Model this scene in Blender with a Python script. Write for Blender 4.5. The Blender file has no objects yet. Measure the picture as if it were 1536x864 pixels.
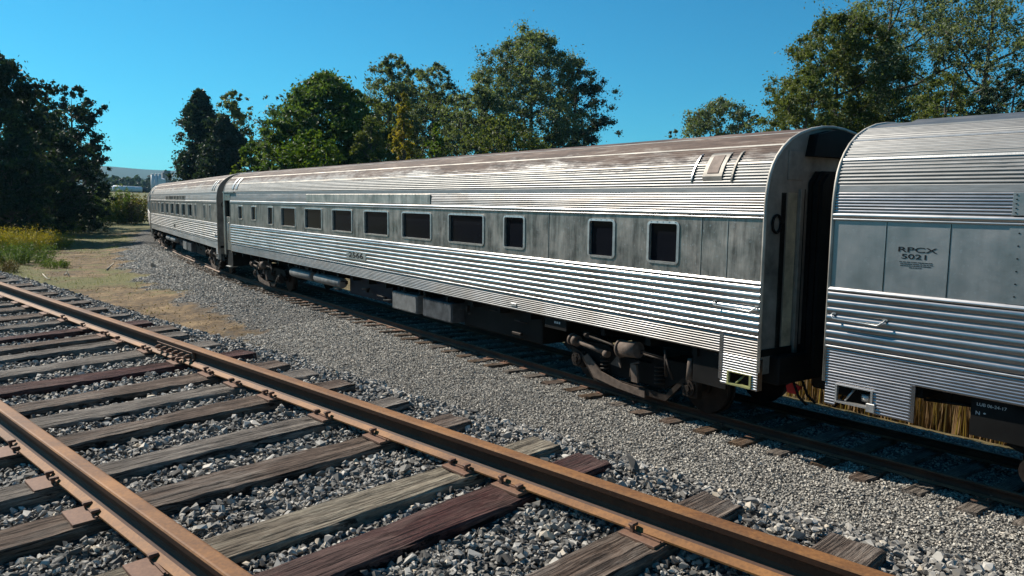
import bpy, math, random
import numpy as np
from mathutils import Vector, Matrix

R = math.radians
rng = np.random.default_rng(7)
random.seed(7)
scene = bpy.context.scene
col = scene.collection

# ------------------------------------------------------------------ camera
F_PX, PITCH, ROLL, CAM_H = 1171.6, 0.0963, 0.0319, 1.2423
cam_data = bpy.data.cameras.new('camera')
cam = bpy.data.objects.new('camera', cam_data)
col.objects.link(cam)
fwd = Vector((0, math.cos(PITCH), -math.sin(PITCH)))
up0 = Vector((0, math.sin(PITCH), math.cos(PITCH)))
rt0 = Vector((1, 0, 0))
cr, sr = math.cos(ROLL), math.sin(ROLL)
rt = cr*rt0 + sr*up0
up = -sr*rt0 + cr*up0
M = Matrix((rt, up, -fwd)).transposed().to_4x4()
M.translation = Vector((0, 0, CAM_H))
cam.matrix_world = M
cam_data.sensor_fit = 'HORIZONTAL'
cam_data.sensor_width = 36.0
cam_data.lens = 36.0*F_PX/1536.0
cam_data.clip_start = 0.05
cam_data.clip_end = 20000
scene.camera = cam


def at(px, py, dist):
    """world point seen at photo pixel (px,py) at horizontal distance dist"""
    u2, v2 = (px-768)/F_PX, (py-432)/F_PX
    u, v = cr*u2+sr*v2, -sr*u2+cr*v2
    d = fwd + u*rt0 - v*up0
    k = dist/math.hypot(d.x, d.y)
    return Vector((d.x*k, d.y*k, CAM_H+d.z*k))


# ------------------------------------------------------------------ track frames
N_YAW, N_OFF, N_TILT, N_GR = 0.8169, 2.0043, 0.056, 0.0088
n_d = np.array([-math.sin(N_YAW), math.cos(N_YAW)])
n_n = np.array([math.cos(N_YAW), math.sin(N_YAW)])


def near_pt(a, b, z=0.0):
    q = n_n*(N_OFF+b) + n_d*a
    return Vector((q[0], q[1], z + b*N_TILT + a*N_GR))


CARS = [  # x0, y0, yaw of near-right end of each car
    (4.4216, 11.0248, 0.6140),
    (20.8982, -9.6201, 0.6663),
    (-10.7804, 32.4949, 0.5304),
]
CL = 21.0          # length in the drawing units of make_car
CLR = 25.6         # real length
c2 = CARS[2]
e2 = (c2[0]-math.sin(c2[2])*CLR, c2[1]+math.cos(c2[2])*CLR)
CARS.append((e2[0]-math.sin(.49)*.65, e2[1]+math.cos(.49)*.65, 0.442))
GRADE = -0.0007


def zrail(y):
    return -1.6914 + GRADE*(np.asarray(y)-8.0)


# far track centreline through the trucks of every car
ctrl = []
order = [1, 0, 2, 3]
for k in order:
    x0, y0, w = CARS[k]
    for s in (2.9, 22.7):
        ctrl.append((x0-math.sin(w)*s, y0+math.cos(w)*s))
w = .69
p0 = ctrl[0]
ctrl = [(p0[0]+math.sin(w)*s, p0[1]-math.cos(w)*s) for s in (60, 30)] + ctrl
w = .40
for j in range(5):
    q = ctrl[-1]
    ctrl.append((q[0]-math.sin(w)*14, q[1]+math.cos(w)*14))
    w -= .07
ctrl = np.array(ctrl)


def catmull(P, n=24):
    out = []
    Q = np.vstack([2*P[0]-P[1], P, 2*P[-1]-P[-2]])
    for i in range(1, len(Q)-2):
        a, b, c, d = Q[i-1], Q[i], Q[i+1], Q[i+2]
        # chord-length scaled tangents
        l = np.linalg.norm(c-b)
        t1 = (c-a)/max(np.linalg.norm(c-b)+np.linalg.norm(b-a), 1e-6)*l
        t2 = (d-b)/max(np.linalg.norm(d-c)+np.linalg.norm(c-b), 1e-6)*l
        for t in np.linspace(0, 1, n, endpoint=False):
            h = np.array([2*t**3-3*t**2+1, t**3-2*t**2+t, -2*t**3+3*t**2, t**3-t**2])
            out.append(h[0]*b+h[1]*t1+h[2]*c+h[3]*t2)
    out.append(P[-1])
    return np.array(out)


FP = catmull(ctrl)
seg = np.linalg.norm(np.diff(FP, axis=0), axis=1)
FS = np.concatenate([[0], np.cumsum(seg)])
tmp = FP-np.array([CARS[0][0], CARS[0][1]])
FS = FS-FS[np.argmin((tmp**2).sum(1))]        # arc length 0 at right end of the middle car
FT = np.gradient(FP, axis=0)
FT /= np.linalg.norm(FT, axis=1)[:, None]
FN = np.stack([FT[:, 1], -FT[:, 0]], 1)       # points away from the camera (right of travel)


def far_at(s):
    x = np.interp(s, FS, FP[:, 0]); y = np.interp(s, FS, FP[:, 1])
    tx = np.interp(s, FS, FT[:, 0]); ty = np.interp(s, FS, FT[:, 1])
    return x, y, tx, ty


def far_lat(X, Y):
    X = np.asarray(X, float).ravel(); Y = np.asarray(Y, float).ravel()
    out = np.empty(len(X)); ss = np.empty(len(X))
    sub = FP[::2]; nn = FN[::2]; s2 = FS[::2]; tt = FT[::2]
    for i in range(0, len(X), 20000):
        dx = X[i:i+20000, None]-sub[None, :, 0]; dy = Y[i:i+20000, None]-sub[None, :, 1]
        j = np.argmin(dx*dx+dy*dy, 1)
        k = np.arange(len(j))
        out[i:i+20000] = dx[k, j]*nn[j, 0]+dy[k, j]*nn[j, 1]
        ss[i:i+20000] = s2[j]+dx[k, j]*tt[j, 0]+dy[k, j]*tt[j, 1]
    return out, ss


def vnoise(x, y, sc, seed):
    """smooth value noise"""
    r = np.random.default_rng(seed).random((64, 64))
    u = np.asarray(x)/sc+1000; v = np.asarray(y)/sc+1000
    i = np.floor(u).astype(int); j = np.floor(v).astype(int)
    fu = u-i; fv = v-j
    fu = fu*fu*(3-2*fu); fv = fv*fv*(3-2*fv)
    g = lambda a, b: r[a % 64, b % 64]
    return ((g(i, j)*(1-fu)+g(i+1, j)*fu)*(1-fv)+(g(i, j+1)*(1-fu)+g(i+1, j+1)*fu)*fv)*2-1


def sstep(a, b, x):
    t = np.clip((x-a)/(b-a), 0, 1)
    return t*t*(3-2*t)


def near_ab(X, Y):
    X = np.asarray(X, float).ravel(); Y = np.asarray(Y, float).ravel()
    return X*n_d[0]+Y*n_d[1], X*n_n[0]+Y*n_n[1]-N_OFF


def ground(X, Y, fine=True):
    """terrain height"""
    X = np.asarray(X, float).ravel(); Y = np.asarray(Y, float).ravel()
    a, b = near_ab(X, Y)
    r = np.hypot(X, Y)
    c, s = far_lat(X, Y)
    edge = 1.80+.12*vnoise(a, b*0, .9, 3)+.05*vnoise(a, b*0, .3, 4)
    near_top = b*N_TILT+a*N_GR-0.200
    out = np.where(b > 1.35, (b-1.35)*.30, 0)
    out = out+np.where(b > edge, (b-edge)*.95, 0)
    out = out+np.where(b < -1.5, (-b-1.5)*.05, 0)
    nz = near_top-out
    nz = np.where(b < 0, np.maximum(nz, -.75), nz)
    zr = zrail(np.clip(Y, -30, 90))
    base = zr-.62+.05*vnoise(X, Y, 2.3, 5)+.12*vnoise(X, Y, 9, 6)
    base = base+1.0*sstep(17, 27, a)*sstep(62, 48, a)*sstep(2.2, 4.5, b)*sstep(-9, -15, c)
    base = base+sstep(115, 330, r)*6.6+sstep(400, 1800, r)*8.0
    ft = zr-.192-np.where(c < -1.75, (-c-1.75)*.115, 0)-np.where(c > 1.75, (c-1.75)*.22, 0)
    h = np.maximum(ft, base)
    h = np.maximum(h, nz)
    if fine:
        k = (r < 60)
        h = h+np.where(k, .012*vnoise(X, Y, .25, 8)+.006*vnoise(X, Y, .09, 9), 0)
        h = h+.04*vnoise(X, Y, 3, 10)*np.where(np.abs(c) > 3, 1, 0)*np.where(b > 2.4, 1, 0)
    return h


def gz(x, y):
    return float(ground([x], [y])[0])


# ------------------------------------------------------------------ materials
def mat(name):
    m = bpy.data.materials.new(name)
    m.use_nodes = True
    nt = m.node_tree
    b = nt.nodes['Principled BSDF']
    return m, nt, b


def nd(nt, typ, **kw):
    n = nt.nodes.new(typ)
    for k, v in kw.items():
        if k in n.inputs:
            n.inputs[k].default_value = v
        else:
            setattr(n, k, v)
    return n


def noise(nt, scale, detail=4, rough=.6, vec=None, stretch=None, coord='Object', dist=0):
    tc = nd(nt, 'ShaderNodeTexCoord')
    mp = nd(nt, 'ShaderNodeMapping')
    if stretch:
        mp.inputs['Scale'].default_value = stretch
    nt.links.new(tc.outputs[coord], mp.inputs[0])
    n = nd(nt, 'ShaderNodeTexNoise', Scale=scale, Detail=detail, Roughness=rough, Distortion=dist)
    nt.links.new(mp.outputs[0], n.inputs['Vector'])
    return n.outputs['Fac']


def ramp(nt, fac, stops):
    r = nd(nt, 'ShaderNodeValToRGB')
    cr_ = r.color_ramp
    while len(cr_.elements) < len(stops):
        cr_.elements.new(.5)
    for e, (p, c) in zip(cr_.elements, stops):
        e.position = p
        e.color = (*c, 1) if len(c) == 3 else c
    nt.links.new(fac, r.inputs[0])
    return r.outputs[0]


def g3(v):
    return (v, v, v)


def mixc(nt, fac, a, b, blend='MIX'):
    m = nd(nt, 'ShaderNodeMix', data_type='RGBA', blend_type=blend)
    for sock, v in ((m.inputs[0], fac), (m.inputs[6], a), (m.inputs[7], b)):
        if isinstance(v, bpy.types.NodeSocket):
            nt.links.new(v, sock)
        elif isinstance(v, (int, float)):
            sock.default_value = v
        else:
            sock.default_value = (*v, 1)
    return m.outputs[2]


def mathn(nt, op, a, b=0.0, clamp=False):
    m = nd(nt, 'ShaderNodeMath', operation=op, use_clamp=clamp)
    for sock, v in ((m.inputs[0], a), (m.inputs[1], b)):
        if isinstance(v, bpy.types.NodeSocket):
            nt.links.new(v, sock)
        else:
            sock.default_value = v
    return m.outputs[0]


def bump(nt, b, h, strength=.3, dist=.01):
    n = nd(nt, 'ShaderNodeBump', Strength=strength, Distance=dist)
    nt.links.new(h, n.inputs['Height'])
    nt.links.new(n.outputs[0], b.inputs['Normal'])


def simple(name, colr, rough=.7, metal=0, vary=.25, scale=3, bmp=0):
    m, nt, b = mat(name)
    b.inputs['Specular IOR Level'].default_value = .15 if max(colr) < .12 else .4
    f = noise(nt, scale, 5)
    c = ramp(nt, f, [(.3, tuple(x*(1-vary) for x in colr)), (.7, tuple(min(1, x*(1+vary)) for x in colr))])
    nt.links.new(c, b.inputs['Base Color'])
    b.inputs['Roughness'].default_value = rough
    b.inputs['Metallic'].default_value = metal
    if bmp:
        bump(nt, b, noise(nt, scale*8, 4), bmp, .004)
    return m


def steel(name, base=.62, rlo=.22, rhi=.42, dirt=(.16, .13, .10), dirt_amt=.35, blue=1.02):
    """bright corrugated stainless: smeared dirt, uneven polish"""
    m, nt, b = mat(name)
    streak = noise(nt, 1.0, 6, .65, stretch=(.5, 1, 9))
    blot = noise(nt, 1.3, 5, .6)
    fine = noise(nt, 30, 3, .6, stretch=(.25, 1, 1))
    c0 = ramp(nt, fine, [(.3, (base*.88, base*.84, base*.80*blue)), (.7, (base*1.08, base*1.03, base*.98*blue))])
    d = mathn(nt, 'MULTIPLY', ramp(nt, blot, [(.42, g3(0)), (.72, g3(1))]), dirt_amt)
    c1 = mixc(nt, d, c0, dirt)
    nt.links.new(c1, b.inputs['Base Color'])
    b.inputs['Metallic'].default_value = 1
    rr = ramp(nt, streak, [(.3, g3(rlo)), (.72, g3(rhi))])
    nt.links.new(rr, b.inputs['Roughness'])
    h = noise(nt, 2.5, 3, .5, stretch=(1, 1, 3))
    bump(nt, b, h, .35, .006)
    return m


def panel_steel(name, dark=.10, light=.42, tint=(1.14, 1, .88)):
    """oxidised flat window-band sheet with vertical smears"""
    m, nt, b = mat(name)
    sv = noise(nt, 3.0, 8, .72, stretch=(2.6, 1, .35))
    bl = noise(nt, 2.2, 6, .65)
    sp = noise(nt, 14, 4, .7)
    f = mathn(nt, 'ADD', mathn(nt, 'MULTIPLY', sv, .6), mathn(nt, 'MULTIPLY', bl, .4))
    c = ramp(nt, f, [(.40, tuple(dark*t for t in tint)), (.50, tuple((dark*.5+light*.5)*t for t in tint)), (.62, tuple(light*t for t in tint))])
    c = mixc(nt, mathn(nt, 'MULTIPLY', ramp(nt, sp, [(.60, g3(0)), (.68, g3(1))]), .45), c, g3(light*1.25))
    nt.links.new(c, b.inputs['Base Color'])
    b.inputs['Metallic'].default_value = .85
    nt.links.new(ramp(nt, bl, [(.3, g3(.36)), (.7, g3(.55))]), b.inputs['Roughness'])
    bump(nt, b, noise(nt, 4, 4, .6), .3, .008)
    return m


def roof_mat(name, amount, base=.5, start=3.95):
    m, nt, b = mat(name)
    tc = nd(nt, 'ShaderNodeTexCoord')
    sx = nd(nt, 'ShaderNodeSeparateXYZ')
    nt.links.new(tc.outputs['Object'], sx.inputs[0])
    zf = nd(nt, 'ShaderNodeMapRange')
    zf.inputs['From Min'].default_value = start-.45
    zf.inputs['From Max'].default_value = start+.25
    nt.links.new(sx.outputs[2], zf.inputs[0])
    n1 = noise(nt, 1.1, 7, .7, stretch=(.45, 1.3, 1.3))
    n2 = noise(nt, 7, 6, .7, stretch=(.5, 1, 3))
    k = mathn(nt, 'ADD', mathn(nt, 'MULTIPLY', n1, .8), mathn(nt, 'MULTIPLY', n2, .5))
    k = mathn(nt, 'ADD', k, mathn(nt, 'MULTIPLY', zf.outputs[0], .62))
    mask = mathn(nt, 'MULTIPLY', ramp(nt, k, [(.80, g3(0)), (1.06, g3(1))]), amount)
    n3 = noise(nt, 2.2, 8, .75, stretch=(.35, 1, 5))
    rust = ramp(nt, n3, [(.38, (.030, .017, .012)), (.48, (.070, .038, .027)), (.56, (.125, .078, .057)), (.66, (.28, .235, .20))])
    st = ramp(nt, n2, [(.3, (base*.75, base*.73, base*.70)), (.7, (base*1.1, base*1.08, base*1.05))])
    nt.links.new(mixc(nt, mask, st, rust), b.inputs['Base Color'])
    nt.links.new(mathn(nt, 'SUBTRACT', .85, mathn(nt, 'MULTIPLY', mask, .85)), b.inputs['Metallic'])
    nt.links.new(mathn(nt, 'ADD', .50, mathn(nt, 'MULTIPLY', mask, .30)), b.inputs['Roughness'])
    bump(nt, b, n2, .25, .004)
    return m


def rust_rail(name, col1=(.085, .034, .012), col2=(.27, .118, .034)):
    m, nt, b = mat(name)
    n1 = noise(nt, 3, 6, .65, stretch=(.3, 1, 1))
    n2 = noise(nt, 60, 4, .7)
    f = mathn(nt, 'ADD', mathn(nt, 'MULTIPLY', n1, .65), mathn(nt, 'MULTIPLY', n2, .35))
    c = ramp(nt, f, [(.36, col1), (.5, tuple((x+y)/2 for x, y in zip(col1, col2))), (.62, col2)])
    nt.links.new(c, b.inputs['Base Color'])
    b.inputs['Roughness'].default_value = .68
    b.inputs['Metallic'].default_value = .05
    b.inputs['Specular IOR Level'].default_value = .3
    bump(nt, b, n2, .35, .0015)
    return m


def wood(name, dark, mid, light, patch=(.20, .175, .15), pamt=.5):
    m, nt, b = mat(name)
    grain = noise(nt, 15, 10, .80, stretch=(7, .30, 3), dist=.5)
    blot = noise(nt, 2.4, 6, .65, stretch=(1.6, 1, 1))
    pch = noise(nt, 1.3, 6, .7, stretch=(2.5, .8, 1))
    crack = noise(nt, 8, 8, .80, stretch=(10, .16, 2), dist=1.2)
    oi = nd(nt, 'ShaderNodeObjectInfo')
    f = mathn(nt, 'ADD', mathn(nt, 'MULTIPLY', grain, .6), mathn(nt, 'MULTIPLY', blot, .4))
    c = ramp(nt, f, [(.40, dark), (.5, mid), (.585, light)])
    pm = mathn(nt, 'ADD', pch, mathn(nt, 'MULTIPLY', mathn(nt, 'SUBTRACT', oi.outputs['Random'], .5), .12))
    pm = mathn(nt, 'MULTIPLY', ramp(nt, pm, [(.46, g3(0)), (.60, g3(1))]), pamt)
    gp = ramp(nt, grain, [(.38, tuple(x*.4 for x in patch)), (.6, tuple(x*1.35 for x in patch))])
    c = mixc(nt, pm, c, gp)
    ck = ramp(nt, crack, [(.535, g3(0)), (.575, g3(1))])
    c = mixc(nt, mathn(nt, 'MULTIPLY', ck, .9), c, tuple(x*.2 for x in dark))
    nt.links.new(c, b.inputs['Base Color'])
    b.inputs['Roughness'].default_value = .85
    b.inputs['Specular IOR Level'].default_value = .15
    hh = mathn(nt, 'SUBTRACT', grain, mathn(nt, 'MULTIPLY', ck, .9))
    bump(nt, b, hh, .9, .018)
    return m


def stone_mat(name, dark, mid, light, warm):
    m, nt, b = mat(name)
    at_ = nd(nt, 'ShaderNodeAttribute', attribute_name='tone')
    n = noise(nt, 45, 4, .6)
    f = mathn(nt, 'ADD', mathn(nt, 'MULTIPLY', at_.outputs['Fac'], .8), mathn(nt, 'MULTIPLY', n, .2))
    c = ramp(nt, f, [(.05, dark), (.42, mid), (.78, light), (.93, warm)])
    nt.links.new(c, b.inputs['Base Color'])
    b.inputs['Roughness'].default_value = .75
    b.inputs['Specular IOR Level'].default_value = .35
    return m


def leaf_mat(name, c1, c2, c3, trans=.35):
    m, nt, b = mat(name)
    at_ = nd(nt, 'ShaderNodeAttribute', attribute_name='tone')
    c = ramp(nt, at_.outputs['Fac'], [(0, c1), (.55, c2), (1, c3)])
    out = nt.nodes['Material Output']
    nt.links.new(c, b.inputs['Base Color'])
    b.inputs['Roughness'].default_value = .55
    b.inputs['Specular IOR Level'].default_value = .15
    tr = nd(nt, 'ShaderNodeBsdfTranslucent')
    tcol = mixc(nt, 1.0, c, (1.0, 1.05, .35), 'MULTIPLY')
    nt.links.new(tcol, tr.inputs[0])
    mx = nd(nt, 'ShaderNodeMixShader')
    mx.inputs[0].default_value = trans
    nt.links.new(b.outputs[0], mx.inputs[1]); nt.links.new(tr.outputs[0], mx.inputs[2])
    nt.links.new(mx.outputs[0], out.inputs['Surface'])
    return m


MT = {}
MT['steel'] = steel('stainless_steel', .46, .25, .38, dirt_amt=.5)
MT['steel_fine'] = steel('ribbed_stainless_steel', .27, .38, .52, dirt_amt=.5)
MT['steel_cool'] = steel('cool_stainless_steel', .33, .26, .38, dirt=(.10, .11, .12), dirt_amt=.3, blue=1.06)
MT['steel_dirty'] = steel('grimy_stainless_steel', .36, .38, .55, dirt=(.26, .23, .18), dirt_amt=.6)
MT['panel'] = panel_steel('weathered_sheet', .12, .37)
MT['panel_light'] = panel_steel('pale_sheet', .25, .60)
MT['panel_clean'] = panel_steel('smooth_sheet', .29, .33, (1.02, 1, .98))
MT['roof'] = roof_mat('rusty_roof', 1.0, .19, 4.12)
MT['roof_dirty'] = roof_mat('dirty_roof', .9, .27, 4.0)
MT['roof_clean'] = roof_mat('clean_roof', .3, .24, 4.55)
MT['trim'] = steel('bright_trim', .50, .30, .42, dirt_amt=.3)
MT['frame'] = simple('window_frame_metal', (.46, .45, .43), .42, .75, .2, 9, .2)
MT['dark'] = simple('black_underframe', (.008, .0075, .007), .65, .1, .4, 4, .2)
MT['dark_blue'] = simple('dark_blue_box', (.004, .007, .018), .55, .1, .4, 4)
MT['end'] = simple('grimy_end_sheet', (.21, .19, .165), .55, .3, .5, 2.2, .2)
MT['end_beige'] = simple('stained_end_panel', (.62, .54, .38), .6, .2, .5, 2.5, .2)
MT['grease'] = simple('greasy_bogie_metal', (.028, .021, .017), .6, .3, .5, 6, .3)
MT['sand'] = simple('dusty_bogie_metal', (.11, .083, .066), .75, .1, .4, 9, .2)
MT['grey_box'] = simple('grey_painted_box', (.17, .17, .165), .55, .3, .35, 5, .2)
MT['grey_box2'] = simple('dark_grey_box', (.075, .08, .085), .5, .3, .5, 5, .2)
MT['rust'] = rust_rail('rusty_rail_steel')
MT['rail_web_shade'] = rust_rail('shade_darkened_rail_web', (.035, .015, .009), (.085, .036, .018))  # rust with the shade below the rail head put into its colour
MT['rust_far'] = rust_rail('brown_rail_steel', (.09, .05, .03), (.24, .14, .08))
MT['plate'] = rust_rail('rusty_plate', (.10, .05, .035), (.22, .12, .075))
MT['wood_grey'] = wood('grey_timber', (0.074, 0.061, 0.051), (0.169, 0.140, 0.116), (0.338, 0.290, 0.243))
MT['wood_pale'] = wood('pale_timber', (0.115, 0.092, 0.068), (0.257, 0.213, 0.155), (0.446, 0.392, 0.297), (0.121, 0.088, 0.065), .55)
MT['wood_brown'] = wood('brown_timber', (0.057, 0.038, 0.028), (0.135, 0.092, 0.068), (0.270, 0.209, 0.162))
MT['wood_red'] = wood('reddish_timber', (0.030, 0.012, 0.012), (0.081, 0.030, 0.026), (0.162, 0.078, 0.065), (0.121, 0.084, 0.070), .6)
MT['wood_far'] = wood('dusty_brown_timber', (.05, .032, .022), (.13, .085, .055), (.24, .17, .11))
MT['stone'] = stone_mat('ballast_stone', (.032, .028, .025), (.165, .150, .130), (.45, .415, .365), (.46, .37, .26))
MT['gravel'] = stone_mat('gravel_stone', (.07, .062, .054), (.27, .245, .21), (.50, .465, .40), (.58, .50, .41))
MT['hatch'] = simple('dull_brown_screen', (.16, .12, .10), .7, .2, .4, 5)
MT['seam'] = simple('chalky_seam', (.42, .38, .33), .6, .3, .5, 1.5)
MT['ink'] = simple('black_paint', (.012, .012, .013), .5, 0, .2)
MT['white_ink'] = simple('white_paint', (.55, .55, .53), .6, 0, .2)
MT['red'] = simple('red_paint', (.45, .015, .02), .5, 0, .2)
MT['yellow'] = simple('dull_yellow_metal', (.30, .30, .13), .5, .3, .2)
MT['bark'] = simple('grey_bark', (.085, .07, .058), .85, 0, .35, 3, .4)
MT['bark_dark'] = simple('dark_bark', (.04, .034, .028), .85, 0, .35, 3, .4)
MT['bark_pale'] = simple('pale_bark', (.17, .15, .13), .8, 0, .3, 3, .3)
MT['twig'] = simple('bleached_twig', (.42, .38, .31), .8, 0, .3, 6)
MT['straw'] = leaf_mat('dry_straw', (.07, .04, .02), (.22, .135, .065), (.40, .30, .18), .3)
MT['hill'] = simple('wooded_hill', (.009, .030, .022), 1.0, 0, .35, .004)
MT['white_tank'] = simple('white_painted_tank', (.55, .57, .60), .5, 0, .1)
MT['black_tank'] = simple('black_painted_tank', (.02, .02, .022), .5, 0, .2)
MT['silo'] = simple('pale_silo', (.48, .50, .52), .6, 0, .1, .3)
MT['silo_dark'] = simple('concrete_elevator', (.17, .18, .19), .7, 0, .1, .3)

# dark window glass
m_, nt_, b_ = mat('dark_window_glass')
b_.inputs['Base Color'].default_value = (.006, .007, .010, 1)
b_.inputs['Roughness'].default_value = .06
b_.inputs['Specular IOR Level'].default_value = .10
bump(nt_, b_, noise(nt_, 3, 2, .5), .15, .004)
MT['glass'] = m_

LEAF = {
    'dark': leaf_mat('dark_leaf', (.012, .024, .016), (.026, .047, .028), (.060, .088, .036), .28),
    'blue': leaf_mat('blue_green_leaf', (.020, .036, .030), (.036, .060, .046), (.070, .105, .070), .28),
    'green': leaf_mat('green_leaf', (.034, .062, .020), (.076, .124, .036), (.15, .205, .062), .42),
    'willow': leaf_mat('olive_leaf', (.062, .080, .050), (.130, .160, .098), (.24, .27, .165), .45),
    'olive': leaf_mat('warm_olive_leaf', (.055, .075, .028), (.11, .135, .050), (.20, .20, .075), .42),
    'bright': leaf_mat('bright_leaf', (.045, .085, .014), (.09, .145, .022), (.16, .20, .035), .42),
    'yellow': leaf_mat('yellow_leaf', (.16, .14, .03), (.30, .24, .05), (.46, .33, .08), .45),
    'sparse': leaf_mat('grey_green_leaf', (.045, .055, .04), (.075, .09, .06), (.13, .14, .085), .3),
    'feather': leaf_mat('silvery_willow_leaf', (.07, .093, .06), (.14, .17, .11), (.25, .28, .18), .45),
    'golden': leaf_mat('goldenrod_leaf', (.050, .085, .014), (.13, .145, .022), (.32, .24, .03), .4),
    'brown': leaf_mat('brown_weed', (.06, .045, .025), (.13, .09, .04), (.20, .15, .06), .3),
    'grass': leaf_mat('grass_blade', (.04, .075, .014), (.095, .14, .028), (.20, .20, .06), .35),
}


# ------------------------------------------------------------------ object helpers
def tag(o, label=None, cat=None, group=None, kind=None):
    if label: o['label'] = label
    if cat: o['category'] = cat
    if group: o['group'] = group
    if kind: o['kind'] = kind
    return o


def link(name, me, parent=None):
    o = bpy.data.objects.new(name, me)
    col.objects.link(o)
    if parent is not None:
        o.parent = parent
    return o


def empty(name, loc=(0, 0, 0), rot=(0, 0, 0)):
    o = bpy.data.objects.new(name, None)
    o.empty_display_size = .2
    col.objects.link(o)
    o.location = loc
    o.rotation_euler = rot
    return o


class MB:
    def __init__(self):
        self.v = []
        self.f = []
        self.sm = []

    def add(self, vs, fs, smooth=False):
        n = len(self.v)
        self.v.extend([tuple(q) for q in vs])
        self.f.extend([tuple(i+n for i in f) for f in fs])
        self.sm.extend([smooth]*len(fs))
        return self

    def box(self, x0, x1, y0, y1, z0, z1, bev=0):
        if x0 > x1: x0, x1 = x1, x0
        if y0 > y1: y0, y1 = y1, y0
        if z0 > z1: z0, z1 = z1, z0
        if bev <= 0:
            v = [(x0, y0, z0), (x1, y0, z0), (x1, y1, z0), (x0, y1, z0), (x0, y0, z1), (x1, y0, z1), (x1, y1, z1), (x0, y1, z1)]
            return self.add(v, [(0, 3, 2, 1), (4, 5, 6, 7), (0, 1, 5, 4), (1, 2, 6, 5), (2, 3, 7, 6), (3, 0, 4, 7)])
        b = bev
        def ring(z, i):
            return [(x0+i+(b-i), y0+i, z), (x1-b, y0+i, z), (x1-i, y0+b, z), (x1-i, y1-b, z), (x1-b, y1-i, z), (x0+b, y1-i, z), (x0+i, y1-b, z), (x0+i, y0+b, z)]
        rs = [ring(z0, b*.9), ring(z0+b, 0), ring(z1-b, 0), ring(z1, b*.9)]
        v = sum(rs, [])
        f = [tuple(range(7, -1, -1)), tuple(range(24, 32))]
        for k in range(3):
            for i in range(8):
                j = (i+1) % 8
                f.append((k*8+i, k*8+j, k*8+8+j, k*8+8+i))
        return self.add(v, f)

    def tube(self, pts, rad, n=8, cap=True, smooth=True):
        pts = [Vector(p) for p in pts]
        if not hasattr(rad, '__len__'): rad = [rad]*len(pts)
        vs = []; fs = []
        prev = None
        for i, p in enumerate(pts):
            t = (pts[min(i+1, len(pts)-1)]-pts[max(i-1, 0)]).normalized()
            if prev is None:
                a = t.cross(Vector((0, 0, 1)))
                if a.length < .05: a = t.cross(Vector((1, 0, 0)))
                a.normalize()
            else:
                a = (prev-t*prev.dot(t)).normalized()
            prev = a
            b = t.cross(a)
            for k in range(n):
                th = 2*math.pi*k/n
                vs.append(p+(a*math.cos(th)+b*math.sin(th))*rad[i])
        for i in range(len(pts)-1):
            for k in range(n):
                k2 = (k+1) % n
                fs.append((i*n+k, i*n+k2, (i+1)*n+k2, (i+1)*n+k))
        self.add(vs, fs, smooth)
        if cap:
            m = len(self.v)-len(vs)
            self.f.append(tuple(m+k for k in range(n-1, -1, -1))); self.sm.append(False)
            e = m+(len(pts)-1)*n
            self.f.append(tuple(e+k for k in range(n))); self.sm.append(False)
        return self

    def prism_y(self, poly, y0, y1):
        """poly of (x,z) extruded along y"""
        n = len(poly)
        v = [(x, y0, z) for x, z in poly]+[(x, y1, z) for x, z in poly]
        f = [tuple(range(n)), tuple(range(2*n-1, n-1, -1))]
        for i in range(n):
            j = (i+1) % n
            f.append((i, n+i, n+j, j))
        return self.add(v, f)

    def prism_x(self, poly, x0, x1):
        n = len(poly)
        v = [(x0, y, z) for y, z in poly]+[(x1, y, z) for y, z in poly]
        f = [tuple(range(n-1, -1, -1)), tuple(range(n, 2*n))]
        for i in range(n):
            j = (i+1) % n
            f.append((i, j, n+j, n+i))
        return self.add(v, f)

    def build(self, name, m, parent=None):
        me = bpy.data.meshes.new(name)
        me.from_pydata(self.v, [], self.f)
        me.polygons.foreach_set('use_smooth', self.sm)
        me.materials.append(MT[m] if isinstance(m, str) else m)
        me.validate()
        me.update()
        return link(name, me, parent)


def npmesh(name, V, Fc, m, parent=None, tone=None, smooth=False):
    """fast mesh from numpy: V (n,3), Fc (k,3 or 4)"""
    me = bpy.data.meshes.new(name)
    V = np.ascontiguousarray(V, dtype=np.float32); Fc = np.ascontiguousarray(Fc, dtype=np.int32)
    me.vertices.add(len(V)); me.vertices.foreach_set('co', V.ravel())
    k = Fc.shape[1]
    me.loops.add(Fc.size); me.loops.foreach_set('vertex_index', Fc.ravel())
    me.polygons.add(len(Fc))
    me.polygons.foreach_set('loop_start', np.arange(0, Fc.size, k, dtype=np.int32))
    me.polygons.foreach_set('loop_total', np.full(len(Fc), k, dtype=np.int32))
    if tone is not None:
        a = me.attributes.new('tone', 'FLOAT', 'POINT')
        a.data.foreach_set('value', np.ascontiguousarray(tone, dtype=np.float32))
    me.materials.append(MT[m] if isinstance(m, str) else m)
    me.update(calc_edges=True)
    me.polygons.foreach_set('use_smooth', np.full(len(Fc), smooth))
    return link(name, me, parent)


ORD = ['first', 'second', 'third', 'fourth', 'fifth', 'sixth', 'seventh', 'eighth', 'ninth', 'tenth', 'eleventh', 'twelfth',
       'thirteenth', 'fourteenth', 'fifteenth', 'sixteenth', 'seventeenth', 'eighteenth', 'nineteenth']
TENS = dict(zip(range(2, 10), ('twenty', 'thirty', 'forty', 'fifty', 'sixty', 'seventy', 'eighty', 'ninety')))
TENSO = dict(zip(range(2, 10), ('twentieth', 'thirtieth', 'fortieth', 'fiftieth', 'sixtieth', 'seventieth', 'eightieth', 'ninetieth')))


def ordw(n):
    if n < 20: return ORD[n-1]
    t, u = divmod(n, 10)
    return TENSO[t] if u == 0 else TENS[t]+'-'+ORD[u-1]


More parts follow.
